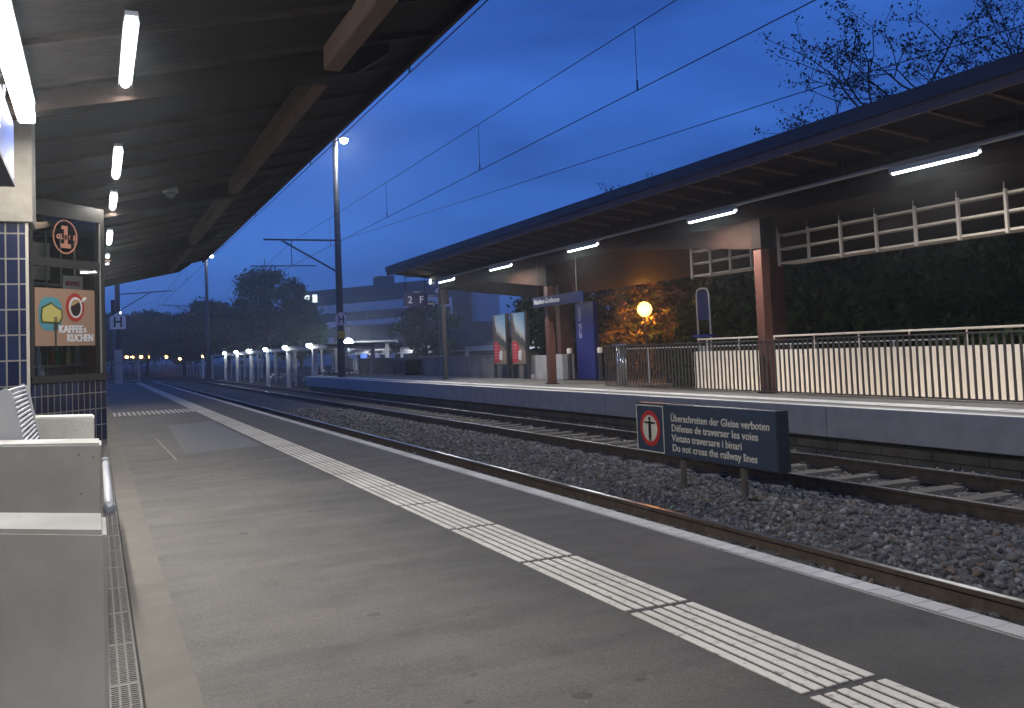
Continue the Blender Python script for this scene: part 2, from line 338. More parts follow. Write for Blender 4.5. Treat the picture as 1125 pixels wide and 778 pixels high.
def ballast_stones():
    ico = bmesh.new(); bmesh.ops.create_icosphere(ico, subdivisions=1, radius=1); bv = np.array([v.co[:] for v in ico.verts]); bf = np.array([[v.index for v in p.verts] for p in ico.faces]); ico.free()
    # density falls with distance
    n = 42000
    y = 1.2 + (RNG.random(n)**1.7)*30; x = 3.3 + RNG.random(n)*6.9
    keep = np.ones(n, bool)
    for rx in (3.745, 5.25, 7.92, 9.42): keep &= ~(np.abs(x-rx) < .085)
    # keep mostly the strip between the tracks and beside rails
    dens = np.where((x > 5.3) & (x < 7.5), 1, np.where(x < 5.2, .25, .3)); keep &= RNG.random(n) < dens
    x, y = x[keep], y[keep]; n = len(x)
    r_ = (.013 + .018*RNG.random(n)**1.5)*(1 + np.clip((y-12)/40, 0, .7))
    z = -.735 + .02*np.sin(x*3+y*.7)*np.sin(y*1.3) + np.exp(-((x-6.6)/.75)**2)*.075 - .055*np.exp(-((x-8.67)/1.15)**6) + RNG.random(n)*.022
    A = RNG.normal(size=(n, 3, 3)); Q, _ = np.linalg.qr(A)
    sc = r_[:, None]*(0.65+.8*RNG.random((n, 3)))
    pts = bv[None]*(1+RNG.uniform(-.28, .28, (n, len(bv), 1)))
    pts = pts*sc[:, None, :]; pts = np.einsum('nij,nkj->nki', Q, pts) + np.stack([x, y, z], -1)[:, None, :]
    V = pts.reshape(-1, 3); Fs = (bf[None] + (np.arange(n)*len(bv))[:, None, None]).reshape(-1, 3)
    me = bpy.data.meshes.new('ballast_stones'); me.vertices.add(len(V)); me.vertices.foreach_set('co', V.ravel())
    me.loops.add(Fs.size); me.loops.foreach_set('vertex_index', Fs.ravel().astype(np.int32)); me.polygons.add(len(Fs))
    me.polygons.foreach_set('loop_start', np.arange(0, Fs.size, 3, dtype=np.int32)); me.polygons.foreach_set('loop_total', np.full(len(Fs), 3, dtype=np.int32))
    cols = [(.175, .172, .168), (.11, .108, .106), (.24, .235, .23), (.33, .325, .32), (.19, .14, .105), (.07, .067, .064)]
    for i, c in enumerate(cols): me.materials.append(mat('ballast_stone_%s' % 'abcdef'[i], c, .92))
    mi = RNG.choice(6, n, p=[.32, .27, .19, .05, .07, .10]); me.polygons.foreach_set('material_index', np.repeat(mi, len(bf)).astype(np.int32))
    me.update(calc_edges=True); o = bpy.data.objects.new('ballast_stones', me); COL.objects.link(o)
    tag(o, 'grey crushed stones lying loose on the trackbed', 'ballast', kind='stuff')
ballast_stones()

# ------------------------------------------------------------------ near platform
XE = 3.12
struct(MB().box(-1.2, XE-.30, -4, 56, -.83, -.004).build('platform_base', CONC_DIRTY))
me = MB().add([(.30, -4, 0), (2.98, -4, 0), (2.98, 56, 0), (.30, 56, 0)], [(0, 1, 2, 3)]).build('platform', ASPH); struct(me)
b = MB()
for i in range(31): b.box(2.984, XE, -4+i*2.0, -4+(i+1)*2.0-.008, -.16, 0)
struct(b.build('platform_kerb', CONC_EDGE, bevel=.004))
struct(MB().add([(2.995, -4, .004), (3.105, -4, .004), (3.105, 56, .004), (2.995, 56, .004)], [(0, 1, 2, 3)]).build('platform_edge_line', EDGEP))
# ribbed surface on the edge line
b = MB()
for i in range(150): b.box(3.0, 3.1, 1.2+i*.12, 1.2+i*.12+.05, .0035, .0065)
struct(b.build('edge_line_ribs', EDGEP))
# guide line: six raised bars per metre module
b = MB(); y = 2.25-1.035*4
while y < 56:
    for k in range(6):
        x0 = 1.972 + k*.0545; j = random.uniform(-.004, .004)
        b.box(x0, x0+.036, y+.022+j, y+1.035-.022+j, .001, .005)
    y += 1.035
struct(b.build('tactile_guide_line', WHITEP))
# cross row of tactile blocks leading to the kiosk
b = MB()
for i in range(17):
    b.box(.32+i*.098, .32+i*.098+.05, 21.1, 22.6, .001, .005)
struct(b.build('tactile_cross_line', WHITEP))
struct(MB().add([(.6, 54.6, .004), (2.0, 54.6, .004), (2.0, 55.1, .004), (.6, 55.1, .004)], [(0, 1, 2, 3)]).build('tactile_end_field', WHITEP))
# repair patch + tar seam marks
struct(MB().add([(.95, 11.6, .003), (1.9, 11.9, .003), (1.9, 17.5, .003), (1.1, 17.0, .003)], [(0, 1, 2, 3)]).build('asphalt_patch', mat('asphalt_patch', (.13, .13, .135), .6, noise=.15, nscale=4, bump=.3, bscale=160)))
b = MB(); b.add([(.79, 11.0, .006), (.815, 11.0, .006), (.78, 14.2, .006), (.76, 14.2, .006)], [(0, 1, 2, 3)])
struct(b.build('chalk_mark', mat('chalk', (.3, .3, .29), .9)))
# concrete apron and drain channel
struct(MB().box(.13, .30, -4, 56, -.1, .003).build('apron', CONC_APRON))
struct(MB().box(-1.2, -.02, -4, 56, -.1, .001).build('paved_wall_strip', CONC))
GR = mat('cast_iron_grate', (.16, .15, .14), .55, metal=.5, noise=.2, nscale=30)
ch = thing('drain_channel', 'long iron slot drain running along the bench side of the platform', 'drain', (.055, 0, 0))
b = MB(); b.box(-.07, .07, -4, 14.7, -.09, -.085); b.box(-.073, -.066, -4, 14.7, -.085, .004); b.box(.066, .073, -4, 14.7, -.085, .004)
b.build('channel', mat('drain_dark', (.03, .03, .028), .9), ch)
g0 = MB()
for r_ in range(24):
    yy = .012 + r_*.0205
    g0.box(-.062, .062, yy-.004, yy+.004, -.014, .002)
for xx in (-.062, -.03, .0, .03, .062): g0.box(xx-.004, xx+.004, 0, .494, -.013, .001)
g0.box(-.062, .062, -.002, .006, -.014, .0015); g0.box(-.062, .062, .488, .496, -.014, .0015)
G = g0.build('grate', GR, ch)
for i in range(29):
    if i == 0: G.location = (0, .5, 0); continue
    c = G.copy(); COL.objects.link(c); c.parent = ch; c.location = (0, .5+i*.5, 0)

# ------------------------------------------------------------------ tracks
def railway_track(cx, label, y0, y1, sl0):
    t = thing('railway_track', label, 'railway track', (cx, 0, 0))
    prof = [(-.075, -.772), (.075, -.772), (.075, -.762), (.012, -.745), (.010, -.645), (.034, -.633), (.036, -.606), (.028, -.600), (-.028, -.600), (-.036, -.606), (-.034, -.633), (-.010, -.645), (-.012, -.745), (-.075, -.762)]
    for s_ in (-.7525, .7525):
        b = MB(); ysl = [y0, 70] + list(range(76, 290, 6))
        def sweep(b, pr):
            n = len(pr); vs = [(p[0]+s_+bend(y), y, p[1]) for y in ysl for p in pr]; m = len(ysl)
            fs = [tuple(range(n-1, -1, -1)), tuple((m-1)*n+k for k in range(n))] + [(i*n+k, i*n+(k+1) % n, (i+1)*n+(k+1) % n, (i+1)*n+k) for i in range(m-1) for k in range(n)]
            return b.add(vs, fs)
        rl = sweep(b, prof).build('rail', RUST, t)
        sweep(MB(), [(-.027, -.6005), (.027, -.6005), (.027, -.5985), (-.027, -.5985)]).build('rail_head', RAILTOP, rl)
        # clips
    proto = None
    n = 0; y = sl0
    while n < 99:
        if proto is None:
            b = MB(); b.prism([(-.13, -.90), (.13, -.90), (.11, -.742), (-.11, -.742)], 'x', -1.25, 1.25)
            for s_ in (-.7525, .7525):
                for k in (-1, 1): b.box(s_+k*.085-.035, s_+k*.085+.035, -.045, .045, -.742, -.715)
            proto = b.build('sleeper', SLEEP, t); proto.location.y = y
        else:
            c = proto.copy(); COL.objects.link(c); c.parent = t; c.location.y = y
        y += .65; n += 1
    return t
railway_track(4.4975, 'near railway track beside the white platform edge line', -3, 330, 1.0)
railway_track(8.67, 'far railway track running under the opposite platform wall', -3, 330, 1.3)

# weeds on ballast
def weed(x, y, label):
    b = MB()
    for k in range(26):
        a = random.uniform(0, 6.28); l = random.uniform(.04, .12); dx, dy = math.cos(a)*l*.8, math.sin(a)*l*.8; w0 = .012
        z0 = -.70
        b.add([(x, y, z0), (x+dx*.5-dy*.15, y+dy*.5+dx*.15, z0+l*.6), (x+dx, y+dy, z0+l*.7), (x+dx*.5+dy*.15, y+dy*.5-dx*.15, z0+l*.55)], [(0, 1, 2, 3)])
    o = b.build('weed', mat('weed_leaf', (.05, .07, .02), .8)); tag(o, label, 'weed')
weed(6.75, 5.0, 'small green weed in the ballast nearest the camera, between the rails')
weed(6.5, 9.35, 'low weed at the foot of the farther signboard post')
weed(6.5, 8.1, 'low weed at the foot of the nearer signboard post')

# ------------------------------------------------------------------ opposite platform
XO = 10.35
struct(MB().prism([(XO+.02, -6), (12.45, -6), (12.45, 20.3), (13.96, 20.3), (14.0, 50), (XO+.02, 50)], 'z', -.003, 0).build('opposite_platform', ASPH2))
b = MB(); b.box(XO+.22, 12.44, -6, 20.25, -.86, -.004); b.box(XO+.22, 13.9, 20.26, 49.95, -.86, -.004)
struct(b.build('opposite_platform_base', BRICK))
b = MB(); i = 0; y = -6.0
while y < 50:
    y1 = min(50, y+3.4); b.box(XO, XO+.30, y, y1-.012, -.47, .003); y = y1
b.box(XO+.30, 14.0, 49.8, 50, -.47, -.001)
struct(b.build('opposite_platform_edge', CONC_EDGE, bevel=.004))
struct(MB().box(XO+.012, XO+.11, -6, 50, .003, .0065).build('opposite_edge_line', mat('fresh_white_line', (.78, .78, .77), .6, noise=.06, nscale=3)))
b = MB(); y = -6
while y < 50:
    for k in range(6): b.box(10.98+k*.07, 10.98+k*.07+.052, y+.02, y+1.0, .001, .005)
    y += 1.035
struct(b.build('opposite_tactile_line', MATS['fresh_white_line']))
# ground slope beyond platform end and street level behind
struct(MB().box(14.05, 60, -6, 62, -.86, -.30).build('street', mat('street_asphalt', (.06, .06, .062), .9, noise=.2, nscale=1)))

struct(MB().box(12.445, 13.9, -6, 20.255, -.86, -.50).build('ramp_floor', ASPH2))
# ------------------------------------------------------------------ near canopy
def zs(x): return 4.40 - .234*(3.2-x)
cn = thing('platform_canopy', 'dark timber canopy over the near platform with tan beam under it', 'canopy', (0, 0, 0))
b = MB(); b.prism([(-1.0, zs(-1.0)), (3.2, zs(3.2)), (3.2, zs(3.2)+.04), (-1.0, zs(-1.0)+.04)], 'y', -5, 31.2)
b.build('soffit', WOODB, cn)
b = MB(); b.prism([(-1.05, zs(-1.05)+.05), (3.27, zs(3.27)+.05), (3.27, zs(3.27)+.17), (-1.05, zs(-1.05)+.17)], 'y', -5, 31.3); b.build('roof_deck', FASC, cn)
MB().box(3.205, 3.255, -5, 31.26, 4.31, 4.50).build('fascia', WOODD, cn)
MB().prism([(-1, zs(-1)-.03), (3.2, zs(3.2)-.03), (3.2, zs(3.2)+.05), (-1, zs(-1)+.05)], 'y', 31.205, 31.26).build('fascia', WOODD, cn)
RAFM = mat('rafter_edge', (.045, .032, .026), .7, spec=.08, noise=.3, nscale=3, stretch=(.6, 6, 6))
p0 = None
for i in range(33):
    if p0 is None:
        b = MB(); b.prism([(-.95, zs(-.95)-.055), (3.16, zs(3.16)-.055), (3.16, zs(3.16)+.002), (-.95, zs(-.95)+.002)], 'y', 0, .045); p0 = b.build('rafter', RAFM, cn); p0.location.y = -4.6
    else:
        c = p0.copy(); COL.objects.link(c); c.parent = cn; c.location.y = -4.6+i*1.1
# long tan beam in three lengths, cross beams
for (ya, yb) in ((-4.8, 8.6), (9.1, 15.6), (16.1, 22.8), (23.3, 29.8)):
    MB().box(2.04, 2.20, ya, yb, 3.86, 4.10).build('longitudinal_beam', WOODT, cn, bevel=.008)
for yy in (8.85, 15.85, 23.05, 30.2):
    b = MB(); b.prism([(-.95, zs(-.95)-.22), (2.4, zs(2.4)-.30), (2.75, zs(2.75)-.14), (2.75, zs(2.75)-.05), (-.95, zs(-.95)-.05)], 'y', yy-.11, yy+.11); b.build('crossbeam', mat('black_brown_beam', (.020, .013, .010), .7, spec=.08), cn)
LCOL = (1.0, .96, .88)
def tube_light(name, label, x, ya, yb, z, group, energy, w_=.045, htop=None, boxy=False):
    L = yb-ya; t = thing(name, label, 'tube light', (x, (ya+yb)/2, z), group=group)
    if boxy:
        b = MB(); b.box(-w_*1.1, w_*1.1, -L/2-.02, L/2+.02, .075, .11); b.build('housing', WHITEM, t)
        MB().box(-w_, w_, -L/2, L/2, -.07, .073).build('diffuser', TUBE, t, bevel=.01)
    else:
        b = MB(); b.prism([(-w_*1.25, -.0), (-w_*1.1, .0), (-w_*.9, w_+.004), (w_*.9, w_+.004), (w_*1.1, 0), (w_*1.25, 0), (w_*1.0, .085), (-w_*1.0, .085)], 'y', -L/2-.03, L/2+.03)
        b.build('housing', WHITEM, t)
        MB().lathe([(w_*.5, -L/2), (w_*.85, -L/2+.02), (w_*.85, L/2-.02), (w_*.5, L/2)], (0, 0, 0), 12, 'y').build('diffuser', TUBE, t, smooth=True)
    if htop:
        MB().tube([(0, -L*.3, .085), (0, -L*.3, htop-z)], .008, 6).build('hanger', STEELD, t); MB().tube([(0, L*.3, .085), (0, L*.3, htop-z)], .008, 6).build('hanger', STEELD, t)
    area('lamp_light', (0, 0, -.085), L, energy, LCOL, (0, 0, R(90)), t, size_y=.1)
    return t
grp = 'tube lights under the near canopy'
lbl = ['nearest of the row of tube lights down the middle of the near canopy', 'second tube light from the camera under the near canopy', 'third tube light from the camera under the near canopy, beside the kiosk top', 'fourth tube light under the near canopy, seen against the kiosk frame', 'fifth and smallest tube light under the near canopy, just past the kiosk frame']
E_N = 28
for i, (ya, yb) in enumerate(((7.1, 8.7), (11.5, 13.1), (14.6, 16.2), (18.8, 20.4), (22.9, 24.5))):
    tube_light('tube_light', lbl[i], .27, ya, yb, 3.60, grp, E_N, htop=zs(.27))
tube_light('strip_light', 'long box-shaped strip light glaring at the top left above the blue sign', -.52, 4.0, 8.85, 3.30, None, 60, w_=.065, htop=zs(-.52), boxy=True)
tube_light('tube_light', 'tube light under the near canopy farthest behind the viewer', .27, -2.6, -1.0, 3.60, grp, E_N*4, htop=zs(.27))
# a light further back over the bench behind the camera position, continuing the same row
tube_light('tube_light', 'tube light under the near canopy behind the viewer', .27, 2.8, 4.4, 3.60, grp, E_N, htop=zs(.27))
dm = thing('ceiling_dome', 'small round glass dome fitted under the near canopy', 'camera dome', (1.14, 15.7, 3.86))
MB().lathe([(.11, .1), (.12, .05), (.12, 0)], (0, 0, 0), 16).build('housing', GALV, dm); MB().lathe([(.10, 0), (.085, -.05), (.05, -.085), (.01, -.1)], (0, 0, 0), 16).build('dome', mat('smoked_dome', (.12, .12, .13), .1), dm, smooth=True)

# ------------------------------------------------------------------ left wall, pilaster, kiosk
wl = thing('tiled_station_wall', 'station wall of dark blue tiles with beige band behind the bench', 'wall', (-.85, 0, 0))
MB().box(-.25, 0, -4, 13.0, 0, 2.45).build('tiled_wall', TILE2, wl); MB().box(-.25, -.004, -4, 13.0, 2.452, 3.5).build('upper_wall', BEIGE, wl)
pl = thing('tiled_pilaster', 'narrow tiled pilaster with beige concrete top left of the kiosk window', 'pillar', (-.85, 9.5, 0))
MB().box(.003, .265, 0, .5, 0, 2.45).build('tiled_shaft', TILE, pl)
MB().box(.003, .33, -.04, .54, 2.453, 3.52).build('concrete_head', BEIGE, pl, bevel=.006)
MB().box(.267, .292, -.01, .03, 0, 2.45).build('corner_trim', mat('light_trim', (.42, .38, .33), .5), pl)
SQ = math.sqrt(.5)
kk = thing('kiosk', 'platform kiosk corner with grey framed display window over dark blue tiles', 'kiosk', (.13, 14.82, 0), R(45))
W_ = 1.32
MB().box(-W_, 0, 0, .18, 0, .88).build('tiled_base', TILE, kk)
b = MB(); b.box(-W_, 0, -.02, .06, .882, .985); b.build('window_sill', FRAMEM, kk, bevel=.004)
b = MB(); b.box(-W_, -W_+.06, 0, .07, .987, 3.42); b.box(-.075, 0.0, 0, .07, .987, 3.42); b.box(-W_+.06, -.075, 0, .07, 2.50, 2.62)
b.box(-W_+.06, -.075, 0, .07, 3.21, 3.42); b.build('window_frame', FRAMEM, kk)
b = MB(); b.box(-.09, -.077, -.004, .02, .99, 3.2); b.build('frame_strip', mat('light_seal', (.35, .34, .32), .4), kk)
GLASS = bpy.data.materials.new('window_glass'); GLASS.use_nodes = True; t_ = GLASS.node_tree; t_.nodes.clear()
gl = t_.nodes.new('ShaderNodeBsdfGlossy'); gl.inputs['Roughness'].default_value = .03; tr = t_.nodes.new('ShaderNodeBsdfTransparent'); tr.inputs[0].default_value = (.75, .8, .8, 1)
lw_ = t_.nodes.new('ShaderNodeLayerWeight'); lw_.inputs[0].default_value = .5; pw = t_.nodes.new('ShaderNodeMath'); pw.operation = 'POWER'; t_.links.new(lw_.outputs['Facing'], pw.inputs[0]); pw.inputs[1].default_value = 3; fr = t_.nodes.new('ShaderNodeMapRange'); t_.links.new(pw.outputs[0], fr.inputs[0]); fr.inputs[3].default_value = .06; fr.inputs[4].default_value = .9; ms = t_.nodes.new('ShaderNodeMixShader'); oo = t_.nodes.new('ShaderNodeOutputMaterial')
t_.links.new(fr.outputs[0], ms.inputs[0]); t_.links.new(tr.outputs[0], ms.inputs[1]); t_.links.new(gl.outputs[0], ms.inputs[2]); t_.links.new(ms.outputs[0], oo.inputs[0])
MB().add([(-W_+.06, .03, .987), (-.075, .03, .987), (-.075, .03, 2.5), (-W_+.06, .03, 2.5)], [(0, 1, 2, 3)]).build('glass_pane', GLASS, kk); MB().add([(-W_+.06, .03, 2.62), (-.075, .03, 2.62), (-.075, .03, 3.21), (-W_+.06, .03, 3.21)], [(0, 1, 2, 3)]).build('glass_pane', GLASS, kk)
# body of kiosk beyond the chamfer: wall running on along the platform, and back return
b = MB(); b.prism([(-.0, 0.001), (.045, .045), (SQ*9, SQ*9), (SQ*9-.15, SQ*9+.15), (-.12, .18)], 'z', 0, .88); b.build('tiled_side', TILE, kk)
b = MB(); b.prism([(.002, .003), (.045, .045), (SQ*9, SQ*9), (SQ*9-.1, SQ*9+.1), (-.06, .12)], 'z', .882, 3.44); b.build('side_glazing', FRAMEM, kk)
INT = mat('dim_interior', (.10, .10, .095), .8, noise=.3, nscale=2)
def KL(X, Y): dx, dy = X-.13, Y-14.82; return ((dx+dy)*SQ, (-dx+dy)*SQ)
b = MB(); b.prism([KL(-3.2, 18.2), KL(.08, 18.2), KL(.08, 18.3), KL(-3.2, 18.3)], 'z', 0, 3.4); b.prism([KL(-3.2, 13.3), KL(-3.1, 13.3), KL(-3.1, 18.2), KL(-3.2, 18.2)], 'z', 0, 3.4)
b.prism([KL(-3.1, 13.9), KL(-.95, 13.9), KL(.0, 14.9), KL(.0, 18.2), KL(-3.1, 18.2)], 'z', 3.42, 3.46); b.prism([KL(-3.1, 13.9), KL(-.95, 13.9), KL(.0, 14.9), KL(.0, 18.2), KL(-3.1, 18.2)], 'z', .02, .05)
b.build('interior_wall', INT, kk)
# shelf, counter and things inside
b = MB(); b.box(-W_+.05, -.1, .25, .55, .94, .97); b.build('window_shelf', mat('shelf', (.3, .28, .25), .5), kk)
b = MB()
for x in (-.72, -.45, -.18, .08): b.box(x, x+.02, .66, .68, .2, 3.1)
b.box(-.75, .15, .62, .74, 1.10, 1.13); b.box(-.75, .15, .62, .74, 2.3, 2.34); b.build('shop_rack', mat('rack', (.35, .34, .32), .3, metal=.6), kk)
# hidden window board (kiosk advert)
def disc(cx, cz, rx, rz_, y0, y1, n=28, sq=2.0):
    pts = []
    for k in range(n):
        t = 2*math.pi*k/n; c_, s_ = math.cos(t), math.sin(t)
        pts.append((cx+rx*math.copysign(abs(c_)**(2/sq), c_), cz+rz_*math.copysign(abs(s_)**(2/sq), s_)))
    b = MB(); b.prism(pts, 'y', y0, y1); return b
ps = thing('cafe_poster', 'brown coffee and cake poster in the lower kiosk window', 'poster', (.13, 14.82, 0), R(45))
MB().box(-1.235, -.19, .012, .026, 1.395, 2.20).build('board', mat('poster_brown', (.42, .26, .17), .6), ps)
disc(-.98, 1.84, .195, .235, .008, .011, sq=3).build('blue_plate', mat('poster_blue', (.10, .33, .40), .6), ps)
b = MB(); b.prism([(-1.14, 1.71), (-.83, 1.70), (-.775, 1.79), (-.78, 1.90), (-.90, 1.955), (-.97, 2.005), (-1.135, 1.93), (-1.15, 1.80)], 'y', .005, .0075); b.build('cake_outline', mat('poster_olive', (.08, .09, .02), .6), ps)
b = MB(); b.prism([(-1.115, 1.735), (-.85, 1.725), (-.80, 1.80), (-.805, 1.885), (-.90, 1.93), (-.97, 1.975), (-1.11, 1.915), (-1.125, 1.81)], 'y', .002, .0045); b.build('cake', mat('poster_yellow', (.62, .55, .16), .6), ps)
disc(-.55, 1.94, .165, .205, .008, .011).build('red_plate', mat('poster_red', (.45, .04, .02), .6), ps)
b = disc(-.545, 1.94, .12, .15, .005, .0075); b.bar((-.44, .006, 2.03), (-.375, .006, 2.08), .03, .045, up=(0, 1, 0)); b.build('cup', mat('poster_white', (.8, .78, .72), .6), ps)
disc(-.545, 1.935, .09, .12, .002, .0045).build('coffee', mat('poster_coffee', (.025, .012, .008), .6), ps)
b = MB(); b.prism([(-.63, 1.95), (-.47, 2.03), (-.50, 2.05), (-.545, 2.056), (-.59, 2.04), (-.625, 2.0)], 'y', -.0005, .0015); b.build('milk_foam', mat('poster_foam', (.5, .33, .15), .6), ps)
b = MB(); b.box(-.915, -.890, -.003, -.001, 1.38, 1.66)
for k in range(3): b.box(-.925+k*.02, -.914+k*.02, -.003, -.001, 1.69, 1.80)
b.box(-.935, -.87, -.003, -.001, 1.62, 1.70); b.build('fork', mat('poster_fork', (.06, .055, .05), .5), ps)
def KM(x, z, y=.008): return MAT((x, y, z), (1, 0, 0), (0, 0, 1), (0, -1, 0))
text('KAFFEE', .145, WHITE, ps, KM(-.85, 1.578), bold=.0028, fit=.42); text('KAFFEE', .145, WHITE, ps, KM(-.842, 1.581, .0065), bold=.0028, fit=.42)
text('&', .10, WHITE, ps, KM(-.405, 1.585), bold=.001, fit=.06)
text('KUCHEN', .145, WHITE, ps, KM(-.705, 1.455), bold=.0028, fit=.46); text('KUCHEN', .145, WHITE, ps, KM(-.697, 1.458, .0065), bold=.0028, fit=.46)
lg = thing('platform_number_sign', 'round orange outlined number one sign on the upper kiosk window', 'sign', (.13, 14.82, 0), R(45))
OR = mat('salmon_lettering', (.62, .27, .17), .6)
vs = []; n = 40
b = MB()
for k in range(n):
    t = 2*math.pi*k/n; c_, s_ = math.cos(t), math.sin(t)
    vs += [(-.695+.215*c_, .020, 2.945+.245*s_), (-.695+.196*c_, .020, 2.945+.226*s_), (-.695+.196*c_, .028, 2.945+.226*s_), (-.695+.215*c_, .028, 2.945+.245*s_)]
fs = []
for k in range(n):
    a, c = 4*k, 4*((k+1) % n)
    for j in range(4): fs.append((a+j, a+(j+1) % 4, c+(j+1) % 4, c+j))
b.add(vs, fs); b.build('ring', OR, lg)
b = MB(); b.prism([(-.76, 3.10), (-.655, 3.10), (-.655, 2.845), (-.60, 2.845), (-.60, 2.785), (-.78, 2.785), (-.78, 2.845), (-.715, 2.845), (-.715, 3.05), (-.76, 3.05)], 'y', .018, .028); b.build('numeral', OR, lg)
for i, c in enumerate('GLEIS'):
    cx = -.862+i*.074
    text(c, .085, BLACK if i == 2 else OR, lg, KM(cx, 2.91, .010), bold=.004)
av = thing('shop_sign', 'small grey shop name sign hanging behind the kiosk glass', 'sign', (.13, 14.82, 0), R(45))
MB().box(-.68, -.33, .09, .10, 2.20, 2.40).build('board', mat('grey_board', (.22, .21, .20), .6), av)
text('avec', .13, mat('dark_red', (.16, .02, .02), .6), av, KM(-.64, 2.26, .085), bold=.004, fit=.26)
gl_ = []
for i, x in enumerate((-1.12, -.82)):
    t = thing('sugar_caster' if i else 'glass_jar', 'shiny metal-topped caster on the shelf in the kiosk window' if i else 'shiny glass jar at the left end of the kiosk window shelf', 'jar', (.13+x*SQ-.38*SQ, 14.82+x*SQ+.38*SQ, .97))
    MB().lathe([(.05, 0), (.06, .06), (.045, .12)], (0, 0, 0), 12).build('jar', mat('jar_glass', (.5, .5, .5), .08, metal=.6), t, smooth=True); MB().lathe([(.045, .12), (.048, .15), (.02, .17)], (0, 0, 0), 12).build('lid', STAIN, t, smooth=True)
for i_, (x_, c_) in enumerate(((-1.0, (.5, .5, .48)), (-.76, (.3, .12, .05)), (-.66, (.1, .25, .12)), (-.45, (.5, .4, .2)), (-.28, (.3, .3, .34)))):
    MB().lathe([(.035, 0), (.04, .04), (.04, .16), (.014, .22), (.014, .27)], (x_+.42, .68, 1.13), 10).build('bottle', mat('bottle_%s' % 'abcde'[i_], c_, .2), kk, smooth=True)
MB().box(-.55, -.25, .8, .84, 2.4, 2.95).build('menu_board', mat('menu_board', (.35, .33, .3), .6), kk)
tube = area('kiosk_ceiling_lamp', (-.1, 1.3, 3.35), .8, 14.0, (1, .9, .75), (0, 0, 0), kk, size_y=.2)

bs = thing('hanging_station_sign', 'blue station sign hanging at the left edge below the strip light', 'sign', (-.60, 6.5, 2.75))
MB().box(-.05, .05, -1.4, 1.32, -.23, .23).build('sign_board', mat('blue_lit_sign', (.04, .09, .42), .4), bs, bevel=.006)
MB().box(-.055, .055, -1.4, 1.33, -.262, -.232).build('bottom_rail', STEELD, bs)
text('Nänikon-Greifensee', .24, WHITE, bs, MAT((.052, -1.25, -.08), (0, 1, 0), (0, 0, 1), (1, 0, 0)), fit=1.45)
for yy in (-1.1, 1.1): MB().tube([(0, yy, .23), (0, yy, .46)], .012, 6).build('hanger', STEELD, bs)

# ------------------------------------------------------------------ bench of concrete supports and slatted seats
def slab(b, y0, d, x1, x0, z0, z1, sl=.9):
    b.prism([(x1, y0), (x1, y0+d), (x0, y0+d+(x1-x0)*sl), (x0, y0+(x1-x0)*sl)], 'z', z0, z1)
kb = MB(); slab(kb, 2.17, .27, .015, -.83, .0, .75, .8)
kb = kb.build('concrete_block', CONC, bevel=.010); tag(kb, 'large grey concrete bench support filling the bottom left corner', 'concrete block')
bn = thing('bench', 'platform bench of concrete supports with silver slatted seat and backrest', 'bench', (0, 0, 0))
b = MB(); slab(b, 4.60, .30, .015, -.80, 0, .75, .8); b.build('concrete_support', CONC, bn, bevel=.010)
b = MB(); slab(b, 7.05, .34, -.02, -.80, 0, .75, .8); b.build('concrete_support', CONC_PALE, bn, bevel=.010)
def seat(ya, yb):
    b = MB()
    for k in range(9):
        x = .045-k*.052; b.tube([(x, ya+(.045-x)*.8, .44+(.0 if k else -.012)), (x, yb, .44+(.0 if k else -.012))], .021, 8)
    s = b.build('seat', SLATM, bn, smooth=True)
    MB().prism([(.075, .43), (.06, .465), (-.44, .465), (-.46, .42), (-.40, .395), (.05, .395)], 'y', yb-.03, yb).build('seat_bracket', GALV, s)
    MB().lathe([(.012, -.02), (.030, -.016), (.030, .03)], (.045, ya, .428), 12, 'y').build('seat_end', GALV, s)
seat(4.75, 6.95)
def back(ya, yb, x0=-.30, x1=-.42):
    b = MB()
    for k in range(21):
        t = k/20; x = x0+(x1-x0)*t; b.tube([(x, ya, .50+.49*t), (x, yb, .50+.49*t)], .0085, 8)
    s = b.build('backrest', SLATM, bn, smooth=True)
    for y in (ya-.03, yb): MB().prism([(x0+.02, .40), (x1+.03, .98), (x1, 1.01), (x1-.06, .98), (x0-.12, .40)], 'y', y, y+.03).build('end_plate', mat('grey_end_plate', (.36, .37, .38), .5), s, bevel=.004)
back(5.3, 6.5)

# ------------------------------------------------------------------ near platform end: railing, post with H board
er = thing('end_railing', 'low mesh railing closing off the end of the near platform', 'railing', (0, 55, 0))
b = MB(); 
for x in (.4, 2.15): b.tube([(x, 0, 0), (x, 0, 1.2)], .045, 8)
b.tube([(.4, 0, 1.2), (2.15, 0, 1.2)], .045, 8); b.tube([(.4, 0, .15), (2.15, 0, .15)], .02, 8); b.build('frame', GALV, er)
b = MB()
for i in range(17): b.box(.45+i*.1, .458+i*.1, -.004, .004, .15, 1.2)
b.build('mesh', STEELD, er)
def hboard(parent, y, z0, s=1.0, x=0):
    b = MB(); h = .66*s; w2 = .29*s
    b.prism([(x-w2, z0), (x+w2, z0), (x+w2, z0+h*.72), (x, z0+h), (x-w2, z0+h*.72)], 'y', y-.02, y); o = b.build('stop_board', WHITE, parent)
    b = MB(); yy = y-.024; t = .07*s
    b.box(x-.15*s, x-.15*s+t, yy, yy+.003, z0+.08*s, z0+.50*s); b.box(x+.15*s-t, x+.15*s, yy, yy+.003, z0+.08*s, z0+.50*s); b.box(x-.15*s+t, x+.15*s-t, yy, yy+.003, z0+.25*s, z0+.33*s)
    b.build('letter', BLACK, o)
m1 = thing('signal_mast', 'dark mast with a white letter H stop board past the end of the near platform', 'mast', (1.15, 57, -.8))
MB().box(-.13, .13, -.13, .13, .8, 6.9).build('mast', STEELD, m1)
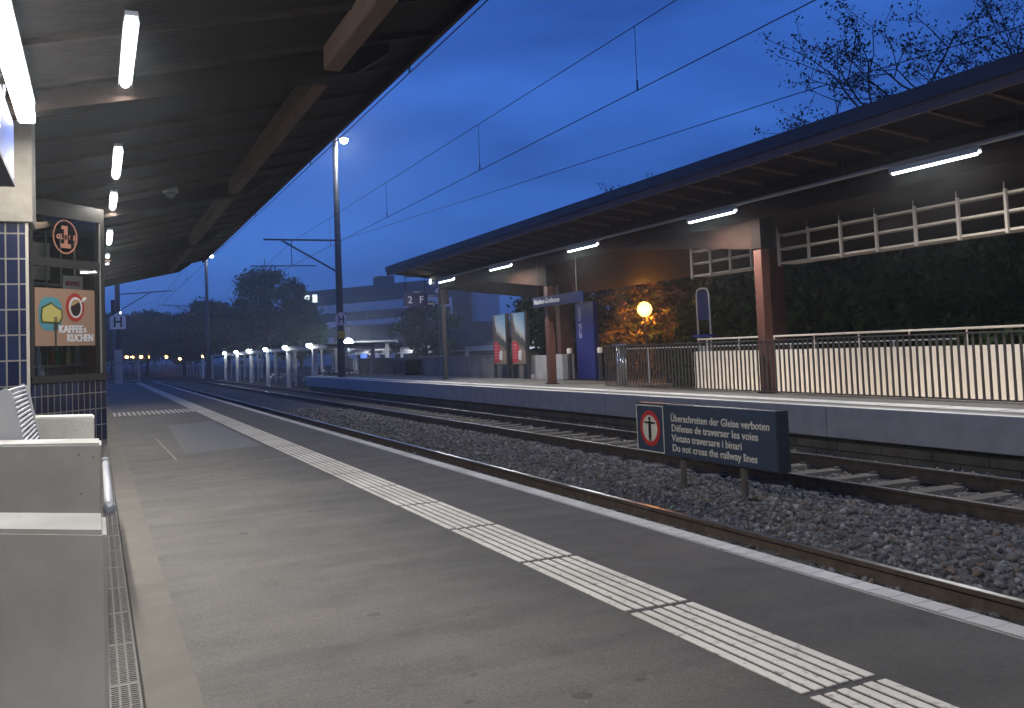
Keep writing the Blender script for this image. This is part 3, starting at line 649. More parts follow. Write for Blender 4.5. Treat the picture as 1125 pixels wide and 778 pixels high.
MB().box(-.21, .21, -.21, .21, 0, 2.72).build('concrete_foot', CONC, m1, bevel=.02)
hboard(m1, -.16, 3.90, 1.45)
b = MB(); b.box(-.35, -.14, -.1, .1, 4.6, 5.6); b.build('signal_box', STEELD, m1)
b = MB(); b.tube([(0, 0, 5.9), (3.0, 0, 6.1)], .035, 6); b.tube([(0, 0, 4.9), (1.8, 0, 6.02)], .03, 6); b.build('cantilever', MASTM, m1)

# ------------------------------------------------------------------ warning signboard between the tracks
wsn = thing('warning_signboard', 'dark blue four-language warning board standing between the two tracks', 'signboard', (6.40, 8.8, -.72))
MB().box(.0, .14, -1.28, 1.42, .43, 1.06).build('board', SIGNB, wsn, bevel=.006)
MB().box(.0, .141, -1.31, -1.282, .425, 1.065).build('end_cap', mat('board_end_dark', (.022, .024, .032), .5), wsn)
for yy in (.52, -.63):
    MB().box(.05, .10, yy-.03, yy+.03, -.02, .44).build('leg', mat('brown_grey_leg', (.10, .085, .075), .7, noise=.3, nscale=10), wsn)
def WM(y, z, x=-.004): return MAT((x, y-8.8, z+.72), (0, -1, 0), (0, 0, 1), (-1, 0, 0))
TXT = mat('cream_lettering', (.72, .68, .58), .6)
for s_, y_, z_, fit in (('Überschreiten der Gleise verboten', 9.43, .135, 1.80), ('Défense de traverser les voies', 9.42, .015, 1.60), ('Vietato traversare i binari', 9.42, -.105, 1.33), ('Do not cross the railway lines', 9.42, -.225, 1.57)):
    text(s_, .122, TXT, wsn, WM(y_, z_), fit=fit, bold=.0012)
pc = MB().box(-.006, -.0, .79, 1.39, .455, 1.025); pc = pc.build('pictogram', SIGNB, wsn)
b = MB()
for a, c, d, e_ in ((.785, 1.395, 1.022, 1.036), (.785, 1.395, .444, .458), (.780, .794, .444, 1.036), (1.386, 1.40, .444, 1.036)): b.box(-.010, -.0065, a, c, d, e_)
b.build('frame', TXT, pc)
def ydisc(cy, cz, rad, x0, x1, n=36):
    b = MB(); b.prism([(cy+rad*math.cos(2*math.pi*k/n), cz+rad*math.sin(2*math.pi*k/n)) for k in range(n)], 'x', x0, x1); return b
ydisc(1.085, .742, .225, -.011, -.0065).build('red_ring', RED, pc); ydisc(1.085, .742, .165, -.014, -.0115).build('white_disc', TXT, pc)
b = MB(); b.box(-.017, -.0145, 1.055, 1.115, .62, .835); b.box(-.017, -.0145, .965, 1.205, .80, .825); b.box(-.017, -.0145, 1.058, 1.08, .585, .62); b.box(-.017, -.0145, 1.09, 1.112, .585, .62)
b.build('standing_figure', BLACK, pc); ydisc(1.085, .865, .026, -.017, -.0145, 16).build('figure_head', BLACK, pc)

# ------------------------------------------------------------------ opposite canopy
def zo(x): return 4.31 - .115*(x-10.3)
co = thing('platform_canopy', 'large dark timber canopy over the opposite platform', 'canopy', (0, 0, 0))
XB = 17.0
MB().prism([(10.36, zo(10.36)), (XB, zo(XB)), (XB, zo(XB)+.04), (10.36, zo(10.36)+.04)], 'y', -6, 34.0).build('soffit', WOODB, co)
MB().prism([(10.28, zo(10.28)+.05), (XB+.05, zo(XB)+.05), (XB+.05, zo(XB)+.16), (10.28, 4.46)], 'y', -6, 34.15).build('roof_deck', FASC, co)
MB().box(10.27, 10.31, -6, 34.1, 4.25, 4.44).build('fascia', FASC, co)
MB().box(10.315, 10.365, -6, 34.08, 4.10, 4.27).build('fascia_trim', mat('plum_brown_trim', (.13, .085, .075), .6, noise=.15, nscale=2), co)
MB().prism([(10.37, zo(10.37)-.12), (XB, zo(XB)-.12), (XB, zo(XB)+.04), (10.37, zo(10.37)+.04)], 'y', 34.005, 34.07).build('end_fascia', WOODD, co)
p0 = None
for i in range(41):
    if p0 is None:
        b = MB(); b.prism([(10.38, zo(10.38)-.05), (11.86, zo(11.86)-.06), (11.86, zo(11.86)+.002), (10.38, zo(10.38)+.002)], 'y', 0, .07); p0 = b.build('rafter', WOODT, co); p0.location.y = -6+.5
    else:
        c = p0.copy(); COL.objects.link(c); c.parent = co; c.location.y = -6+.5+i*.97
MB().box(12.22, 12.40, -6, 33.4, 3.53, 3.86).build('main_beam', WOODM, co, bevel=.006)
MB().prism([(12.42, 3.56), (17.0, 3.12), (17.0, 3.16), (12.42, 3.60)], 'y', -6, 33.95).build('lower_soffit', WOODM, co)
for yy in (14.6, 24.2, 33.3):
    b = MB(); b.prism([(12.17, yy-.14), (12.17, yy+.14), (12.5, yy+.14), (12.5, yy-.14)], 'z', 2.92, 3.525); b.build('post_head', mat('black_brown_wood', (.018, .011, .009), .7, spec=.08), co)
for yy in (14.6, 24.2):
    MB().prism([(yy+.17, 2.93), (yy+5.2, 3.525), (yy+.17, 3.525)], 'x', 12.23, 12.39).build('haunch', WOODM, co)
for x, zt, zb, yy1 in ((11.95, zo(11.95)-.10, zo(11.95)-.24, 33.6),):
    MB().box(x-.07, x+.07, -6, yy1, zb, zt).build('purlin', WOODD, co)
cd = thing('lamp_conduit', 'grey cable conduit carrying the tube lights under the opposite canopy', 'conduit', (0, 0, 0))
MB().tube([(11.52, -6, 3.76), (11.52, 32.5, 3.76)], .035, 8).build('conduit', mat('grey_conduit', (.33, .32, .31), .5), cd)
for i in range(12): MB().tube([(11.52, -4.5+i*3.2, 3.79), (11.52, -4.5+i*3.2, zo(11.52)-.02)], .01, 6).build('hanger', STEELD, cd)
b = MB(); b.box(11.50, 11.54, 10.55, 11.15, 3.695, 3.72)
for (ya, yb, lab) in ((2.9, 4.5, 'tube light of the opposite canopy out of view on the right'), (8.93, 10.48, 'nearest and longest tube light under the opposite canopy'), (14.4, 15.93, 'second tube light of the opposite canopy, left of the louvre rack'), (19.85, 21.4, 'third tube light of the opposite canopy, above the blue totem'), (25.1, 26.7, 'fourth tube light of the opposite canopy, above the twin posters'), (30.0, 31.5, 'farthest tube light of the opposite canopy, beside the track number sign')):
    tube_light('tube_light', lab, 11.52, ya, yb, 3.63, 'tube lights under the opposite canopy', 72, w_=.036)

def canopy_post(name, x, y, label, w_=.26, d=.2, h=3.1, z0=0, m=None):
    t = thing(name, label, 'post', (x, y, z0))
    MB().box(-w_/2, w_/2, -d/2, d/2, .03, h).build('shaft', m or WOODR, t, bevel=.006)
    MB().box(-w_/2-.04, w_/2+.04, -d/2-.04, d/2+.04, 0, .03).build('base_plate', STEELD, t)
    return t
canopy_post('canopy_post', 12.30, 14.62, 'red-brown timber post standing in the fence on the opposite platform', w_=.2, d=.24, h=2.915)
canopy_post('canopy_post', 12.30, 24.2, 'red-brown timber post on the opposite platform between posters and blue totem', w_=.2, d=.24, h=2.915)
canopy_post('canopy_post', 14.75, 17.2, 'wide dark brown post behind the cream ramp wall', w_=.5, d=.3, h=3.58, z0=-.3, m=WOODR2)
canopy_post('canopy_post', 14.75, 27.9, 'wide dark post rising behind the grey cabinet', w_=.5, d=.3, h=3.58, z0=-.3, m=WOODR2)
canopy_post('canopy_post', 12.30, 33.3, 'thin dark post under the far end of the opposite canopy below the track number sign', w_=.14, d=.14, h=2.915, m=STEELD)

# louvre racks hanging under the canopy
def louvre(y0, y1, label, x=13.4):
    t = thing('louvre_rack', label, 'louvre', (x, (y0+y1)/2, 2.68)); L = (y1-y0)
    for k, (z, w_) in enumerate(((0, .46), (.30, .24), (.60, .24))):
        MB().box(-.0, w_, -L/2, L/2, z, z+.04).build('slat', mat('cream_slat', (.50, .44, .38), .6), t)
    n = max(1, round(L/.92))
    for i in range(n+1):
        y = -L/2+.03+(L-.06)*i/n; b = MB(); b.box(-.05, -.002, y-.025, y+.025, -.04, .68); b.bar((-.05, y, .68), (-.05, y, 1.15), .012); b.build('bracket', mat('cream_bracket', (.42, .37, .33), .6), t)
louvre(5.4, 15.35, 'long cream three-slat louvre rack hanging right of the red-brown post')
louvre(16.2, 18.5, 'short cream three-slat louvre rack hanging left of the red-brown post')

# fence with vertical bars
fn = thing('bar_fence', 'grey-brown vertical bar fence along the back of the opposite platform', 'fence', (12.1, 0, 0))
FM = mat('fence_bars', (.085, .072, .062), .55, metal=.2)
b = MB(); y = 3.0
while y < 20.72: b.box(-.006, .006, y-.022, y+.022, .06, 1.05); y += .131
b.build('bars', FM, fn)
b = MB(); b.box(-.02, .02, 3.0, 20.75, .035, .062); b.box(-.02, .02, 3.0, 20.75, 1.05, 1.075); b.build('rails', FM, fn)
rw = thing('ramp_wall', 'bright cream ramp wall with a handrail behind the bar fence', 'wall', (13.65, 0, 0))
MB().box(0, .22, 3, 18.95, -.5, .84).build('wall', BRIGHT, rw)
b = MB(); b.tube([(.1, 3, 1.14), (.1, 18.9, 1.14)], .022, 8); h = b.build('handrail', mat('pale_handrail', (.5, .45, .4), .4), rw)
for i in range(13):
    MB().tube([(.1, 3.7+i*1.235, .84), (.1, 3.7+i*1.235, 1.13)], .014, 6).build('baluster', mat('pale_handrail', (.5, .45, .4), .4), h)
for i, yy in enumerate((5.5, 8.5, 11.5, 14.5, 17.5)):
    t = thing('ramp_lamp', 'low warm strip lamp at the foot of the bar fence, number %s from the blue totem' % ['five', 'four', 'three', 'two', 'one'][i], 'lamp', (12.46, yy, -.20), group='ramp lamps behind the fence')
    t['label'] = ['low warm ramp lamp beyond the right edge of view', 'low warm ramp lamp behind the fence at the right edge of view', 'low warm ramp lamp behind the fence right of the red-brown post', 'low warm ramp lamp at the foot of the red-brown post', 'low warm ramp lamp behind the fence below the short louvre rack'][i]
    MB().box(-.03, .03, -.5, .5, 0, .03).build('housing', STEELD, t)
    MB().box(.0305, .034, -.48, .48, .006, .026).build('diffuser', WARMSTRIP, t)
    area('lamp_light', (.06, 0, .03), 2.9, 7.5, (1, .84, .68), (R(90), 0, R(-90)), t, size_y=.04)
# second rail line further back
br = thing('back_railing', 'thin pale railing running behind the left part of the bar fence', 'railing', (14.6, 0, 0))
b = MB(); b.tube([(0, 12, .95), (0, 24, .95)], .018, 6)
for i in range(9): b.tube([(0, 12+i*1.5, -.3), (0, 12+i*1.5, .95)], .014, 6)
b.build('rail', WHITEM, br)

# stainless column with cap
sc_ = thing('ticket_reader_column', 'round stainless steel column with flat cap behind the left end of the fence', 'column', (12.75, 20.95, 0))
for dx in (-.12, -.04, .04, .12): MB().tube([(dx, 0, 0), (dx, 0, 1.05)], .028, 10).build('upright', STAIN, sc_, smooth=True)
MB().lathe([(.20, 1.05), (.24, 1.08), (.24, 1.11), (.1, 1.14)], (0, 0, 0), 20).build('cap', STAIN, sc_)
# info frame
inf = thing('information_stand', 'tall narrow tube frame holding a dark blue notice panel', 'notice stand', (14.6, 19.75, -.3))
b = MB(); arc = [(0, -.27, 0), (0, -.27, 2.62), (0, -.22, 2.74), (0, -.12, 2.78), (0, .12, 2.78), (0, .22, 2.74), (0, .27, 2.62), (0, .27, 0)]; b.tube(arc, .028, 8); b.build('frame', GALV, inf, smooth=True)
MB().box(-.012, .012, -.24, .24, 1.95, 2.72).build('panel', BLUESB, inf); MB().box(-.12, .12, -.36, .36, 1.50, 1.56).build('shelf', BLUE, inf)
MB().box(-.06, .06, -.2, .2, 1.05, 1.25).build('notice_box', mat('grey_box', (.2, .2, .22), .6), inf)

# blue totem with bollards
tt = thing('advert_totem', 'tall plain blue advertising totem lettered sideways on the opposite platform', 'totem', (14.55, 25.95, 0))
MB().box(-.10, .06, -.60, .60, 0, 2.50).build('body', BLUE, tt, bevel=.01)
MB().box(-.104, .062, -.602, .602, 1.30, 1.312).build('joint', mat('joint', (.02, .03, .16), .5), tt)
text('METTLER  TOLEDO', .26, mat('pale_blue_lettering', (.5, .5, .72), .5), tt, MAT((-.106, .20, 1.34), (0, 0, 1), (0, 1, 0), (-1, 0, 0)), fit=1.02, bold=.003)
for i, (x, y, lab) in enumerate(((14.2, 26.6, 'black bollard with white light head left of the blue totem'), (13.95, 24.15, 'black bollard with white light head right of the blue totem'))):
    t = thing('bollard', lab, 'bollard', (x, y, 0), group='bollards beside the blue totem')
    MB().lathe([(.07, 0), (.07, .86)], (0, 0, 0), 12).build('post', STEELD, t); MB().lathe([(.08, .86), (.085, .88), (.085, 1.0), (.06, 1.03)], (0, 0, 0), 12).build('head', mat('bollard_head', (.8, .75, .68), .5), t)
# concrete end walls + grey cabinet
ow = thing('low_concrete_wall', 'weathered low concrete wall along the back of the far platform', 'wall', (14.4, 0, 0))
b = MB()
for (ya, yb) in ((29.9, 33.7), (33.72, 38.5), (38.52, 43.4), (43.42, 54)): b.box(0, .25, ya, yb-.01, -.3, .80)
b.build('wall', WALLC, ow); MB().box(-.03, .28, 29.9, 54, .80, .86).build('coping', WALLC, ow)
w2 = thing('low_concrete_wall', 'short pale concrete wall directly right of the twin posters', 'wall', (14.2, 0, 0))
b = MB(); b.box(0, .25, 28.95, 29.65, -.3, .82); b.box(0, .25, 27.9, 28.94, -.3, .82); b.build('wall', CONC, w2)
gb = thing('grey_cabinet', 'pale grey metal cabinet behind the farther red-brown post', 'cabinet', (14.15, 27.3, 0))
MB().box(-.15, .3, -.55, .55, 0, .84).build('body', mat('cabinet_grey', (.40, .40, .42), .5, noise=.08, nscale=4), gb, bevel=.008); MB().box(-.156, -.151, .0, .006, .05, .8).build('door_gap', BLACK, gb)
# twin posters
ART_SKY = mat('poster_art', (.22, .36, .48), .5)
def poster_mat():
    m = bpy.data.materials.new('poster_scene'); m.use_nodes = True; t = m.node_tree; b = t.nodes['Principled BSDF']
    c = t.nodes.new('ShaderNodeTexCoord'); s = t.nodes.new('ShaderNodeSeparateXYZ'); t.links.new(c.outputs['Object'], s.inputs[0])
    n = t.nodes.new('ShaderNodeTexNoise'); n.inputs['Scale'].default_value = 6; n.inputs['Detail'].default_value = 6; t.links.new(c.outputs['Object'], n.inputs[0])
    a = t.nodes.new('ShaderNodeMath'); a.operation = 'MULTIPLY_ADD'; t.links.new(n.outputs[0], a.inputs[0]); a.inputs[1].default_value = .55; t.links.new(s.outputs[2], a.inputs[2])
    y = t.nodes.new('ShaderNodeMath'); y.operation = 'MULTIPLY_ADD'; t.links.new(s.outputs[1], y.inputs[0]); y.inputs[1].default_value = -.45; t.links.new(a.outputs[0], y.inputs[2])
    rp = t.nodes.new('ShaderNodeValToRGB'); t.links.new(y.outputs[0], rp.inputs[0]); rp.color_ramp.interpolation = 'LINEAR'
    e = rp.color_ramp.elements; e[0].position = .25; e[0].color = (.22, .16, .11, 1); e[1].position = 1.0; e[1].color = (.12, .26, .42, 1)
    for p, cc in ((.42, (.30, .22, .16)), (.5, (.05, .06, .04)), (.60, (.09, .09, .07)), (.66, (.42, .40, .36)), (.76, (.34, .42, .48))): q = e.new(p); q.color = (*cc, 1)
    sc = t.nodes.new('ShaderNodeMapRange'); t.links.new(y.outputs[0], sc.inputs[0]); sc.inputs[1].default_value = .5; sc.inputs[2].default_value = 2.7; t.links.new(sc.outputs[0], rp.inputs[0])
    t.links.new(rp.outputs[0], b.inputs['Base Color']); b.inputs['Roughness'].default_value = .3; return m
PM = poster_mat()
for (ya, yb, lab) in ((29.35, 30.6, 'right poster case of the pair on the opposite platform'), (31.05, 32.3, 'left poster case of the pair on the opposite platform')):
    t = thing('poster_case', lab, 'poster case', (14.0, (ya+yb)/2, 0), group='twin poster cases'); L = (yb-ya)/2
    for s_ in (-L, L): MB().box(-.05, .05, s_-.045, s_+.045, 0, 2.42).build('leg', STEELD, t)
    MB().box(-.06, .06, -L+.05, L-.05, .48, 2.40).build('case', STEELD, t)
    pn = MB().box(-.068, -.061, -L+.06, L-.06, .52, 2.38).build('poster', PM, t)
    b = MB(); b.prism([(L-.08, .56), (.05, .62), (-.05, .85), (-.02, 1.15), (.12, 1.33), (L-.08, 1.36)], 'x', -.074, -.069); b.build('red_price_field', mat('poster_red_field', (.42, .03, .03), .4), pn)
    b = MB(); b.prism([(.06, .70), (-.22, .66), (-.25, 1.05), (.02, 1.0)], 'x', -.080, -.075); b.build('white_figure', mat('poster_pale', (.6, .6, .62), .4), pn)
    b = MB()
    for zz in (1.2, 1.08, .96, .84, .74): b.box(-.077, -.0745, .14, L-.12, zz, zz+.035)
    b.build('text_lines', mat('poster_text', (.55, .25, .25), .4), pn)
    b = MB(); b.prism([(L-.07, 1.38), (L-.33, 1.42), (L-.30, 1.7), (L-.36, 1.85), (L-.24, 2.05), (L-.22, 2.33), (L-.07, 2.35)], 'x', -.074, -.069); b.build('dark_tower', mat('poster_dark', (.10, .075, .06), .4), pn)
# station name sign under far canopy
ns = thing('station_name_sign', 'blue station name sign hanging in front of the farther red-brown post', 'sign', (12.1, 23.3, 2.45))
MB().box(-.04, .04, -1.5, 1.5, -.15, .15).build('board', BLUESB, ns)
text('Nänikon-Greifensee', .21, WHITE, ns, MAT((-.045, 1.42, -.06), (0, -1, 0), (0, 0, 1), (-1, 0, 0)), fit=1.65, bold=.003)
for yy in (-1.2, 1.2): MB().tube([(0, yy, .15), (0, yy, 1.6)], .012, 6).build('hanger', STEELD, ns)
s2 = thing('track_number_sign', 'blue hanging sign with track number 2 and sector F', 'sign', (11.62, 34.6, 3.22))
MB().box(-.50, .50, -.05, .05, -.28, .24).build('board', BLUE, s2)
for ch_, x_ in (('2', -.34), ('F', .14)): text(ch_, .40, mat('emissive_characters', (.7, .72, .8), .5, emit=(.5, .6, .9), estr=.10), s2, MAT((x_, -.055, -.16), (1, 0, 0), (0, 0, 1), (0, -1, 0)), bold=.004)  # faint emission added to brighten the characters, no lamp sits behind them
MB().box(-.12, .2, -.09, .0, .27, .31).build('sign_lamp', WHITEM, s2)
b = MB(); b.tube([(-.4, 0, .24), (-.4, 0, .9)], .015, 6); b.tube([(.4, 0, .24), (.4, 0, .9)], .015, 6); b.bar((-.45, 0, .9), (.45, 0, .9), .04); b.bar((0, 0, .9), (0, -.7, .93), .04); b.build('bracket', STEELD, s2)
MB().box(.52, .80, -.03, .03, .10, .15).build('side_arm', WHITEM, s2); MB().box(.52, .80, -.03, .03, -.22, -.17).build('side_arm', WHITEM, s2)
fl = thing('spotlight', 'small white spotlight at the far end of the opposite canopy', 'spotlight', (11.9, 33.2, 3.80))
MB().lathe([(.05, -.12), (.09, .0), (.09, .05)], (0, 0, 0), 12, 'x').build('housing', GALV, fl); MB().lathe([(.085, -.13), (.085, -.122)], (0, 0, 0), 12, 'x').build('lens', BULB, fl); MB().tube([(.05, 0, 0), (.3, 0, .05), (.3, 0, .4)], .015, 6).build('arm', GALV, fl)
# wheeled bin
bn2 = thing('wheeled_bin', 'dark green wheeled waste container in front of the low concrete wall', 'waste container', (14.0, 43.5, 0))
b = MB(); b.add([(-.35, -1.1, .1), (.3, -1.1, .1), (.3, 1.1, .1), (-.35, 1.1, .1), (-.42, -1.3, .68), (.36, -1.3, .68), (.36, 1.3, .68), (-.42, 1.3, .68)], [(0, 3, 2, 1), (4, 5, 6, 7), (0, 1, 5, 4), (1, 2, 6, 5), (2, 3, 7, 6), (3, 0, 4, 7)])
b.build('body', mat('bin_green', (.02, .035, .03), .5), bn2, bevel=.02)
b = MB(); b.prism([(-.46, .68), (.40, .68), (.36, .76), (-.40, .78)], 'y', -1.33, 1.33); b.build('lid', mat('bin_lid', (.012, .014, .014), .4), bn2)
for x in (-.3, .25):
    for y in (-.95, .95): MB().lathe([(.07, -.03), (.07, .03)], (x, y, .07), 10, 'x').build('wheel', BLACK, bn2)

# ------------------------------------------------------------------ masts and overhead wires
def lighthead(parent, x, z, e, y=0):
    b = MB(); b.bar((0, y, z+.05), (x, y, z+.02), .05); b.box(x-.15, x+.25, y-.12, y+.12, z-.02, z+.06); b.build('lamp_head', MASTM, parent)
    MB().lathe([(.05, -.24), (.17, -.17), (.20, -.02)], (x+.05, y, z), 12).build('lamp_lens', BULB, parent, smooth=True)
    if e: point('lamp_light', (x+.05, y-.1, z-.3), e, (.9, .96, 1), .12, parent)
cm = thing('catenary_mast', 'tall grey lamp and catenary mast with H board at the end of the opposite platform', 'mast', (10.95, 44.3, -.1))
MB().tube([(0, 0, 0), (0, 0, 12.15)], [.19, .125], 14).build('mast', MASTM, cm, smooth=True)
lighthead(cm, .42, 12.0, 260)
b = MB(); b.tube([(0, 0, 6.88), (-3.6, 0, 6.88)], .045, 8); b.tube([(0, 0, 5.28), (-2.75, 0, 6.85)], .045, 8); b.build('cantilever', MASTM, cm)
b = MB(); b.tube([(-1.1, 0, 5.62), (-4.25, 0, 5.60)], .03, 6); b.tube([(-3.6, 0, 5.6), (-3.55, 0, 5.95)], .02, 6); b.tube([(-2.28, 0, 6.85), (-2.28, 0, 5.6)], .02, 6); b.build('steady_arm', MASTM, cm)
hboard(cm, -.2, 2.68, .98)
MB().box(-.17, .17, -.22, -.2, 2.04, 2.38).build('yellow_plate', YEL, cm); 
text('4', .22, BLACK, cm, MAT((-.06, -.222, 2.13), (1, 0, 0), (0, 0, 1), (0, -1, 0)), name='plate_mark')
MB().lathe([(.3, 0), (.3, .12), (.2, .14)], (0, 0, 0), 12).build('mast_foot', CONC, cm)
def far_mast(x, y, h, label, e=0, side=1):
    t = thing('catenary_mast', label, 'mast', (x, y, -.8)); MB().tube([(0, 0, 0), (0, 0, h)], [.2, .14], 10).build('mast', MASTM, t, smooth=True)
    lighthead(t, .5*side, h-.1, e)
    b = MB(); b.tube([(0, 0, 7.2), (-4.2*side, 0, 7.5)], .05, 6); b.tube([(0, 0, 5.8), (-3.0*side, 0, 7.4)], .05, 6); b.build('cantilever', MASTM, t); return t
far_mast(10.1, 95, 12.5, 'slender lamp and catenary mast far down the line left of the trees')
far_mast(2.0, 118, 8.2, 'far catenary mast beside the near track in front of the dark trees')
WIRE = mat('wire', (.03, .03, .035), .5)
def wireset(name, label, cx, zc, zm, y0=-6, y1=330, mess=True):
    t = thing(name, label, 'overhead wire', (cx, 0, 0))
    MB().tube([(0, y0, zc), (0, 70, zc)] + [(bend(y), y, zc) for y in range(80, 290, 10)], .009, 6).build('contact_wire', WIRE, t)
    if mess:
        pts = []; y = y0
        spans = [-6, 44.3, 95, 145, 200, 260, 330]
        for a, c in zip(spans[:-1], spans[1:]):
            for k in range(8):
                s_ = k/8; pts.append((0, a+(c-a)*s_, zm-.75*4*s_*(1-s_)*(1 if a > 0 else 0) + 0))
        pts = [(bend(p[1]), p[1], p[2]) for p in pts if p[1] < 290]
        MB().tube(pts, .008, 6).build('messenger_wire', WIRE, t)
    for i, yy in enumerate((5.6, 13.3, 20.5, 28.4, 36.3, 52, 60, 68, 76)):
        MB().tube([(0, yy, zc), (0, yy, min(zm, zm) if yy < 44 else zm-.6)], .006, 5).build('dropper', WIRE, t)
        MB().tube([(0, yy, zc), (0, yy, zc+.18)], .016, 5).build('dropper_clamp', WIRE, t)
wireset('catenary', 'overhead line above the far track with droppers', 8.67, 5.52, 6.66)
wireset('catenary', 'overhead line above the near track skirting the near canopy edge', 4.5, 5.45, 6.75)
o = MB().tube([(11.0, -6, 4.35), (11, 7.7, 5.02), (11, 12.3, 5.29), (11, 23.8, 5.80), (10.95, 44.3, 6.75)], .008, 6).build('feeder_cable', WIRE); tag(o, 'single thin cable crossing the sky just above the opposite canopy roof', 'cable')

# ------------------------------------------------------------------ bike shelter with lamps and bicycles
sh = thing('bicycle_shelter', 'long open bicycle shelter of pale square frames left of the tall mast', 'shelter', (11, 0, -.8))
SHM = mat('shelter_frame', (.60, .60, .60), .5)
ys = [46+i*0 for i in range(0)]
yp = [50.5, 58.2, 65.8, 73.5, 81.2, 88.9, 99.5]
for y in yp:
    b = MB(); b.box(-.12, .12, y-.10, y+.10, 0, 2.45); b.box(-.1, 3.4, y-.08, y+.08, 2.30, 2.45); b.box(3.2, 3.4, y-.08, y+.08, 0, 2.3)
    b.build('frame', SHM, sh)
for a_, c_ in zip(yp[:-1], yp[1:]):
    for k_ in (1, 2): yy = a_+(c_-a_)*k_/3; MB().box(.9, 1.0, yy-.05, yy+.05, 0, 2.3).build('inner_post', SHM, sh)
b = MB(); b.box(-.25, 3.6, 47, 100, 2.452, 2.53); b.build('roof', mat('shelter_roof', (.09, .09, .10), .5), sh)
b = MB(); b.box(-.14, -.10, 47, 100, 2.30, 2.45); b.build('front_beam', SHM, sh)
MG = bpy.data.materials.new('mesh_panel'); MG.use_nodes = True; t_ = MG.node_tree; pb = t_.nodes['Principled BSDF']; pb.inputs['Base Color'].default_value = (.25, .26, .28, 1); pb.inputs['Roughness'].default_value = .5
tr = t_.nodes.new('ShaderNodeBsdfTransparent'); ms = t_.nodes.new('ShaderNodeMixShader'); ms.inputs[0].default_value = .15
t_.links.new(tr.outputs[0], ms.inputs[1]); t_.links.new(pb.outputs[0], ms.inputs[2]); t_.links.new(ms.outputs[0], t_.nodes['Material Output'].inputs[0])
b = MB()
for a, c in zip(yp[:-1], yp[1:]): b.box(-.02, .02, a+.15, c-.15, .15, 1.25)
b.build('mesh_panel', MG, sh)
for i, y in enumerate((50.6, 57.7, 65.0, 72.8, 79.7, 87.3)):
    t = thing('shelter_lamp', ['brightest', 'second brightest', 'third', 'fourth', 'fifth', 'farthest'][i]+' white lamp under the bicycle shelter roof, counted from the tall mast', 'lamp', (10.72, y, 1.83), group='bicycle shelter lamps')
    MB().box(-.1, .1, -.25, .25, -.02, .02).build('housing', STEELD, t); MB().lathe([(.05, -.24), (.13, -.18), (.15, -.08), (.10, -.025)], (0, 0, 0), 10).build('lens', BULB, t, smooth=True)
    point('lamp_light', (.5, 1.2, -.15), 60, (.9, .96, 1), .1, t)
def bicycle(label, loc, rz):
    t = thing('bicycle', label, 'bicycle', loc, rz, 'bicycles parked in the shelter')
    for x in (-.52, .52):
        b = MB(); pts = [(x+.33*math.cos(a*math.pi/8), 0, .34+.33*math.sin(a*math.pi/8)) for a in range(17)]; b.tube(pts, .02, 5, cap=False); b.build('wheel', BLACK, t)
    b = MB()
    for p, q in (((-.52, 0, .34), (-.1, 0, .3)), ((-.1, 0, .3), (-.22, 0, .85)), ((-.1, 0, .3), (.36, 0, .78)), ((-.2, 0, .8), (.34, 0, .84)), ((-.52, 0, .34), (-.2, 0, .8)), ((.52, 0, .34), (.33, 0, 1.0))): b.tube([p, q], .018, 5)
    b.build('frame', STAIN, t); b = MB(); b.tube([(.3, -.28, 1.02), (.36, 0, 1.04), (.3, .28, 1.02)], .018, 5); b.build('handlebar', STAIN, t)
    MB().box(-.34, -.1, -.07, .07, .88, .94).build('saddle', BLACK, t); return t
cl = ['nearest the mast', 'second from the mast', 'third from the mast', 'fourth from the mast', 'fifth from the mast', 'sixth from the mast', 'seventh from the mast', 'eighth from the mast', 'ninth from the mast', 'tenth from the mast', 'eleventh from the mast', 'twelfth from the mast', 'thirteenth from the mast', 'farthest from the mast']
bk = bicycle('bicycle parked in the shelter, '+cl[0], (12.3, 48.6, -.8), R(8))
for i in range(1, 14): copy_tree(bk, 'bicycle parked in the shelter, '+cl[i], (12.2+random.uniform(-.2, .3), 48.6+i*1.55+random.uniform(-.3, .3), -.8), R(random.uniform(-20, 25)))

# long shed beyond the wall
ls = thing('long_shed', 'long low carport of pale frames and dark roof behind the low concrete wall', 'shed', (0, 0, -.8))
b = MB(); b.box(28, 33, 46, 120, 2.22, 2.42); b.build('roof', mat('shelter_roof', (.09, .09, .10), .5), ls)
for i in range(13):
    y = 47+i*6; b = MB(); b.box(28.1, 28.35, y-.12, y+.12, 0, 2.2); b.build('frame', SHM, ls)
    if i % 3 == 0: MB().box(28.05, 28.2, y, y+5.0, 1.97, 2.21).build('light_panel', mat('pale_panel', (.55, .55, .55), .5), ls)
MB().box(28.1, 28.25, 47, 119, 1.82, 1.95).build('front_beam', SHM, ls)
MB().box(32.6, 32.8, 46, 120, 0, 2.2).build('back_wall', mat('shed_back', (.06, .065, .075), .8), ls)
point('lamp_light', (26.5, 60, 2.2), 130, (.9, .95, 1), .2, ls); point('lamp_light', (26.0, 101, 2.4), 200, (.9, .95, 1), .2, ls); point('lamp_light', (26.5, 85, 2.2), 150, (.9, .95, 1), .2, ls)  # point lights added to brighten the shed front, without lamp fixtures
for i, (x, y) in enumerate(((16.4, 60), (19.5, 75), (21.5, 80))):
    c = MB().box(-.9, .9, -1.8, 1.8, 1.5, 1.95)
el = thing('entrance_roof', 'small flat white-edged roof lit from below beside the tall mast', 'roof', (15.9, 60, -.8))
MB().box(-1.6, 2.4, -1.5, 1.5, 2.60, 2.78).build('roof_slab', WHITEM, el); MB().box(-1.5, -1.3, -.1, .1, 0, 2.6).build('post', SHM, el); MB().box(2.0, 2.2, -.1, .1, 0, 2.6).build('post', SHM, el)
